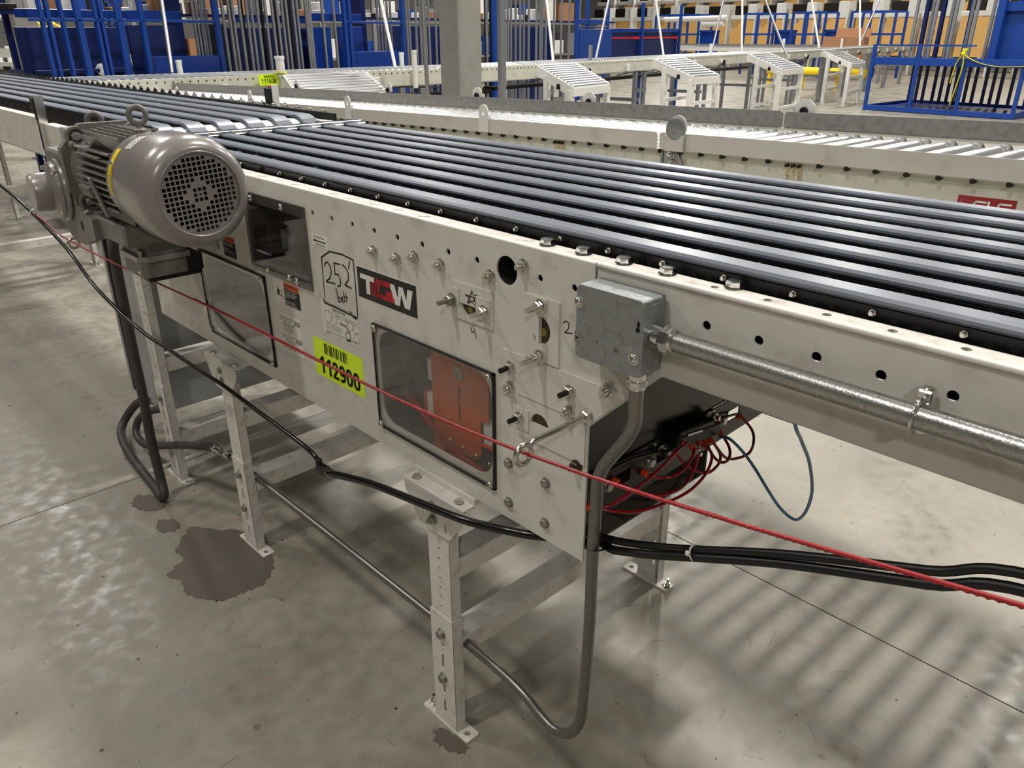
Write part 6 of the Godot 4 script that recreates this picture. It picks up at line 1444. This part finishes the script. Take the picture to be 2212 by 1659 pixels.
# ---------------------------------------------------------------- far end of the hall
func far_background() -> void:
	# row of tan bins with black openings
	for row in 2:
		for k in 16:
			var z := -34.0 - 4.0 * row
			var x := -29.6 + 1.42 * k - row * 3.0
			var o := thing("tan_chute", "tan sheet steel bin with black opening at the far end of the hall", "bin", V(x, 0.0, z), "tan bins across the far end of the hall")
			var y := 1.45 + 0.9 * row
			obj("front", B.new().plate(PackedVector2Array([Vector2(-0.62, y - 0.75), Vector2(0.5, y - 0.75), Vector2(0.62, y), Vector2(0.62, y + 0.75), Vector2(0.0, y + 0.62), Vector2(-0.62, y + 0.1)]), [], 0.5), M.tan, o)
			obj("opening", B.new().bx(-0.5, 0.15, y + 0.86, y + 1.25, -0.30, -0.1, 0.02), M.dark_steel, o)
			obj("hood", B.new().bx(-0.62, 0.62, y + 0.66, y + 0.84, -0.45, 0.05, 0.02).bx(0.18, 0.62, y + 0.84, y + 1.3, -0.45, -0.05, 0.02), M.plastic_white, o)
			obj("side_frame", B.new().bx(0.63, 0.70, 0.0, y + 1.3, -0.45, 0.1), M.white_plain, o)
	# blue work platforms in front of them
	for k in 4:
		var o := thing("work_platform", "blue work platform of square tube at the far tan bins, " + ["leftmost", "second from left", "third from left", "rightmost"][k], "platform", V([-22.6, -18.6, -16.2, -14.2][k], 0, -29.5 - 0.6 * (k % 2)))
		var b := B.new()
		var w: float = [2.2, 1.3, 1.3, 1.6][k]
		for x in [0.0, w * 0.45, w]:
			obj("post", B.new().bx(x - 0.04, x + 0.04, 0.0, 2.25, -0.04, 0.04, 0.004).bx(x - 0.04, x + 0.04, 0.0, 2.25, -1.0, -0.92, 0.004), M.blue_frame, o)
		for y in [0.98, 1.5, 2.25]: obj("rail", B.new().bx(0, w, y - 0.035, y + 0.035, -0.035, 0.035).bx(0, w, y - 0.035, y + 0.035, -0.995, -0.925), M.blue_frame, o)
		if k != 3: obj("side_panel", B.new().bx(w, w + 0.9, 0.75, 1.62, -0.2, -0.16, 0.004).bx(w, w + 0.9, 1.58, 1.66, -0.25, -0.1), M.blue, o)
	var c := thing("roller_conveyor", "distant low roller conveyor in front of the tan bins", "conveyor", V(0, 0, 0))
	obj("side_frame", B.new().bx(-22.0, -13.2, 0.93, 1.06, -27.04, -27.0).bx(-22, -13.2, 0.93, 1.06, -27.9, -27.86), M.white_plain, c)
	obj("side_frame", B.new().bx(-22.5, -13.4, 1.05, 1.16, -28.4, -28.36), M.grey_guard, c)
	for k in 58: obj("roller", B.new().cyl(V(-21.9 + 0.15 * k, 1.06, -27.03), V(-21.9 + 0.15 * k, 1.06, -27.86), 0.035, 8), M.roller, c)
	for k in 5: obj("leg", B.new().bx(-21.6 + 2.0 * k, -21.5 + 2.0 * k, 0, 0.93, -27.2, -27.1), M.strut, c)
	tag(obj("cardboard_box", B.new().box(V(-13.6, 1.05, -28.6), V(1.35, 0.75, 1.2), 0.01, Basis(V(0, 1, 0), 0.3)).box(V(-13.4, 1.55, -28.7), V(1.25, 0.3, 0.02), 0.0, Basis(V(1, 0, 0), -0.25)), M.cardboard), "large open brown cardboard box at the far conveyor", "box")
	for k in 3:
		tag(obj("guard_rail", B.new().cyl(V(-13.4 + 1.1 * k, 0.5, -23.0 + 0.1 * k), V(-12.4 + 1.1 * k, 0.5, -23.0 + 0.1 * k), 0.12, 14).bx(-13.3 + 1.1 * k, -13.22 + 1.1 * k, 0, 0.45, -23.05, -22.95), M.yellow), "yellow tubular floor guard under the far conveyor, " + ["left one", "middle one", "right one by the blue cart"][k], "guard rail")
	# long white tube lamps of the far work stations
	for k in 2:
		tag(obj("duct_tube", B.new().cyl(V([-19.6, -17.9][k], [2.02, 1.86][k], -26.0), V([-16.9, -17.0][k], [2.05, 1.86][k], -26.0), 0.09, 12), M.plastic_white), ["long white horizontal tube in front of the tan bins", "short white horizontal tube farther right"][k], "tube")
	# yellow stair rails at the left edge
	var s := thing("stair_rail", "yellow steel stair with handrails at the far left edge", "railing", V(-18.0, 0, -3.9))
	var fw := V(0.62, 0, -0.55).normalized()
	for z in [0.0, 0.55]:
		var off: Vector3 = V(-0.5, 0, -0.6) * float(z)
		for e in [[1.78, 1.42], [1.62, 1.26], [1.47, 1.11]]: obj("rail", B.new().beam(off + V(0, e[0] + 0.25, 0) - fw * 0.6, off + V(0, e[1], 0) + fw * 0.75, 0.045, 0.045, Vector3.UP, 0.01), M.yellow, s)
		for k in 4: obj("post", B.new().beam(off + fw * (0.75 - 0.42 * k) + V(0, 1.42 + 0.19 * k, 0), off + fw * (0.75 - 0.42 * k) + V(0, 0.0, 0), 0.045, 0.045, V(1, 0, 0), 0.01), M.yellow, s)
	for k in 5: obj("tread", B.new().box(V(-0.2, 0.95 + 0.16 * k, -0.25) + fw * (0.6 - 0.3 * k), V(0.5, 0.03, 0.6)), M.strut, s)
	s = thing("roller_conveyor", "short white conveyor stub at the left edge under the yellow stair", "conveyor", V(0, 0, 0))
	obj("side_frame", B.new().beam(V(-15.6, 1.285, -2.3), V(-14.45, 1.30, -2.92), 0.04, 0.13).beam(V(-15.6, 1.13, -2.3), V(-13.0, 1.13, -3.3), 0.04, 0.06), M.white_plain, s)
	obj("leg", B.new().bx(-15.0, -14.92, 0.0, 1.23, -2.7, -2.62).bx(-14.5, -14.44, 0.0, 1.23, -2.95, -2.88), M.strut, s)
	obj("wiring", B.new().box(V(-15.1, 1.08, -2.55), V(0.12, 0.1, 0.1), 0.02).box(V(-14.85, 1.06, -2.68), V(0.1, 0.12, 0.1), 0.02), M.black, s)
	obj("yellow_valve", B.new().box(V(-14.55, 1.12, -2.78), V(0.05, 0.14, 0.05), 0.01).box(V(-14.5, 1.02, -2.8), V(0.09, 0.05, 0.05), 0.01), M.yellow, s)
	# further blue rack behind the left column
	s = thing("storage_rack", "distant blue rack behind the left steel column", "rack", V(-17.4, 0, -5.0))
	for k in 5: obj("upright", B.new().bx(-0.8 + 0.35 * k, -0.75 + 0.35 * k, 0, 3.0, -0.05, 0.0), M.blue_frame if k % 2 else M.dark_steel, s)
	obj("back_panel", B.new().bx(-0.9, 0.8, 1.2, 1.7, -0.3, -0.28), M.blue_dark, s)
	obj("rail", B.new().bx(-0.9, 0.8, 1.7, 1.75, -0.05, 0.0).bx(-0.9, 0.8, 2.1, 2.15, -0.05, 0.0), M.blue_frame, s)
	# pale racking that closes the view behind the blue racks
	for k in 6:
		var o := thing("pallet_rack", "pale grey racking with boxes in the distance behind the blue racks, bay " + ["farthest left", "second", "third", "fourth", "fifth", "farthest right"][k], "rack", V(-22.0 + 0.2 * k, 0, -2.0 - 3.4 * k), "distant grey racking")
		o.rotation.y = PI / 2 - 0.15
		for x in [0.0, 1.6, 3.2]: obj("upright", B.new().bx(x - 0.05, x + 0.05, 0, 5.0, -0.1, 0.0), M.strut, o)
		for y in [0.9, 1.9, 2.9]: obj("shelf", B.new().bx(0, 3.2, y - 0.06, y, -1.0, 0.0), M.grey_guard, o)
		var r := RandomNumberGenerator.new(); r.seed = 90 + k
		for y in [0.9, 1.9, 2.9]:
			var x := 0.1
			while x < 2.9:
				var w := r.randf_range(0.25, 0.7); var h := r.randf_range(0.3, 0.8)
				obj("stored_box", B.new().bx(x, x + w, y, y + h, -0.9, -0.1, 0.01), [M.plastic_white, M.paper, M.strut, M.grey_guard, M.cardboard, M.blue_frame][r.randi_range(0, 5)], o)
				x += w + r.randf_range(0.05, 0.3)
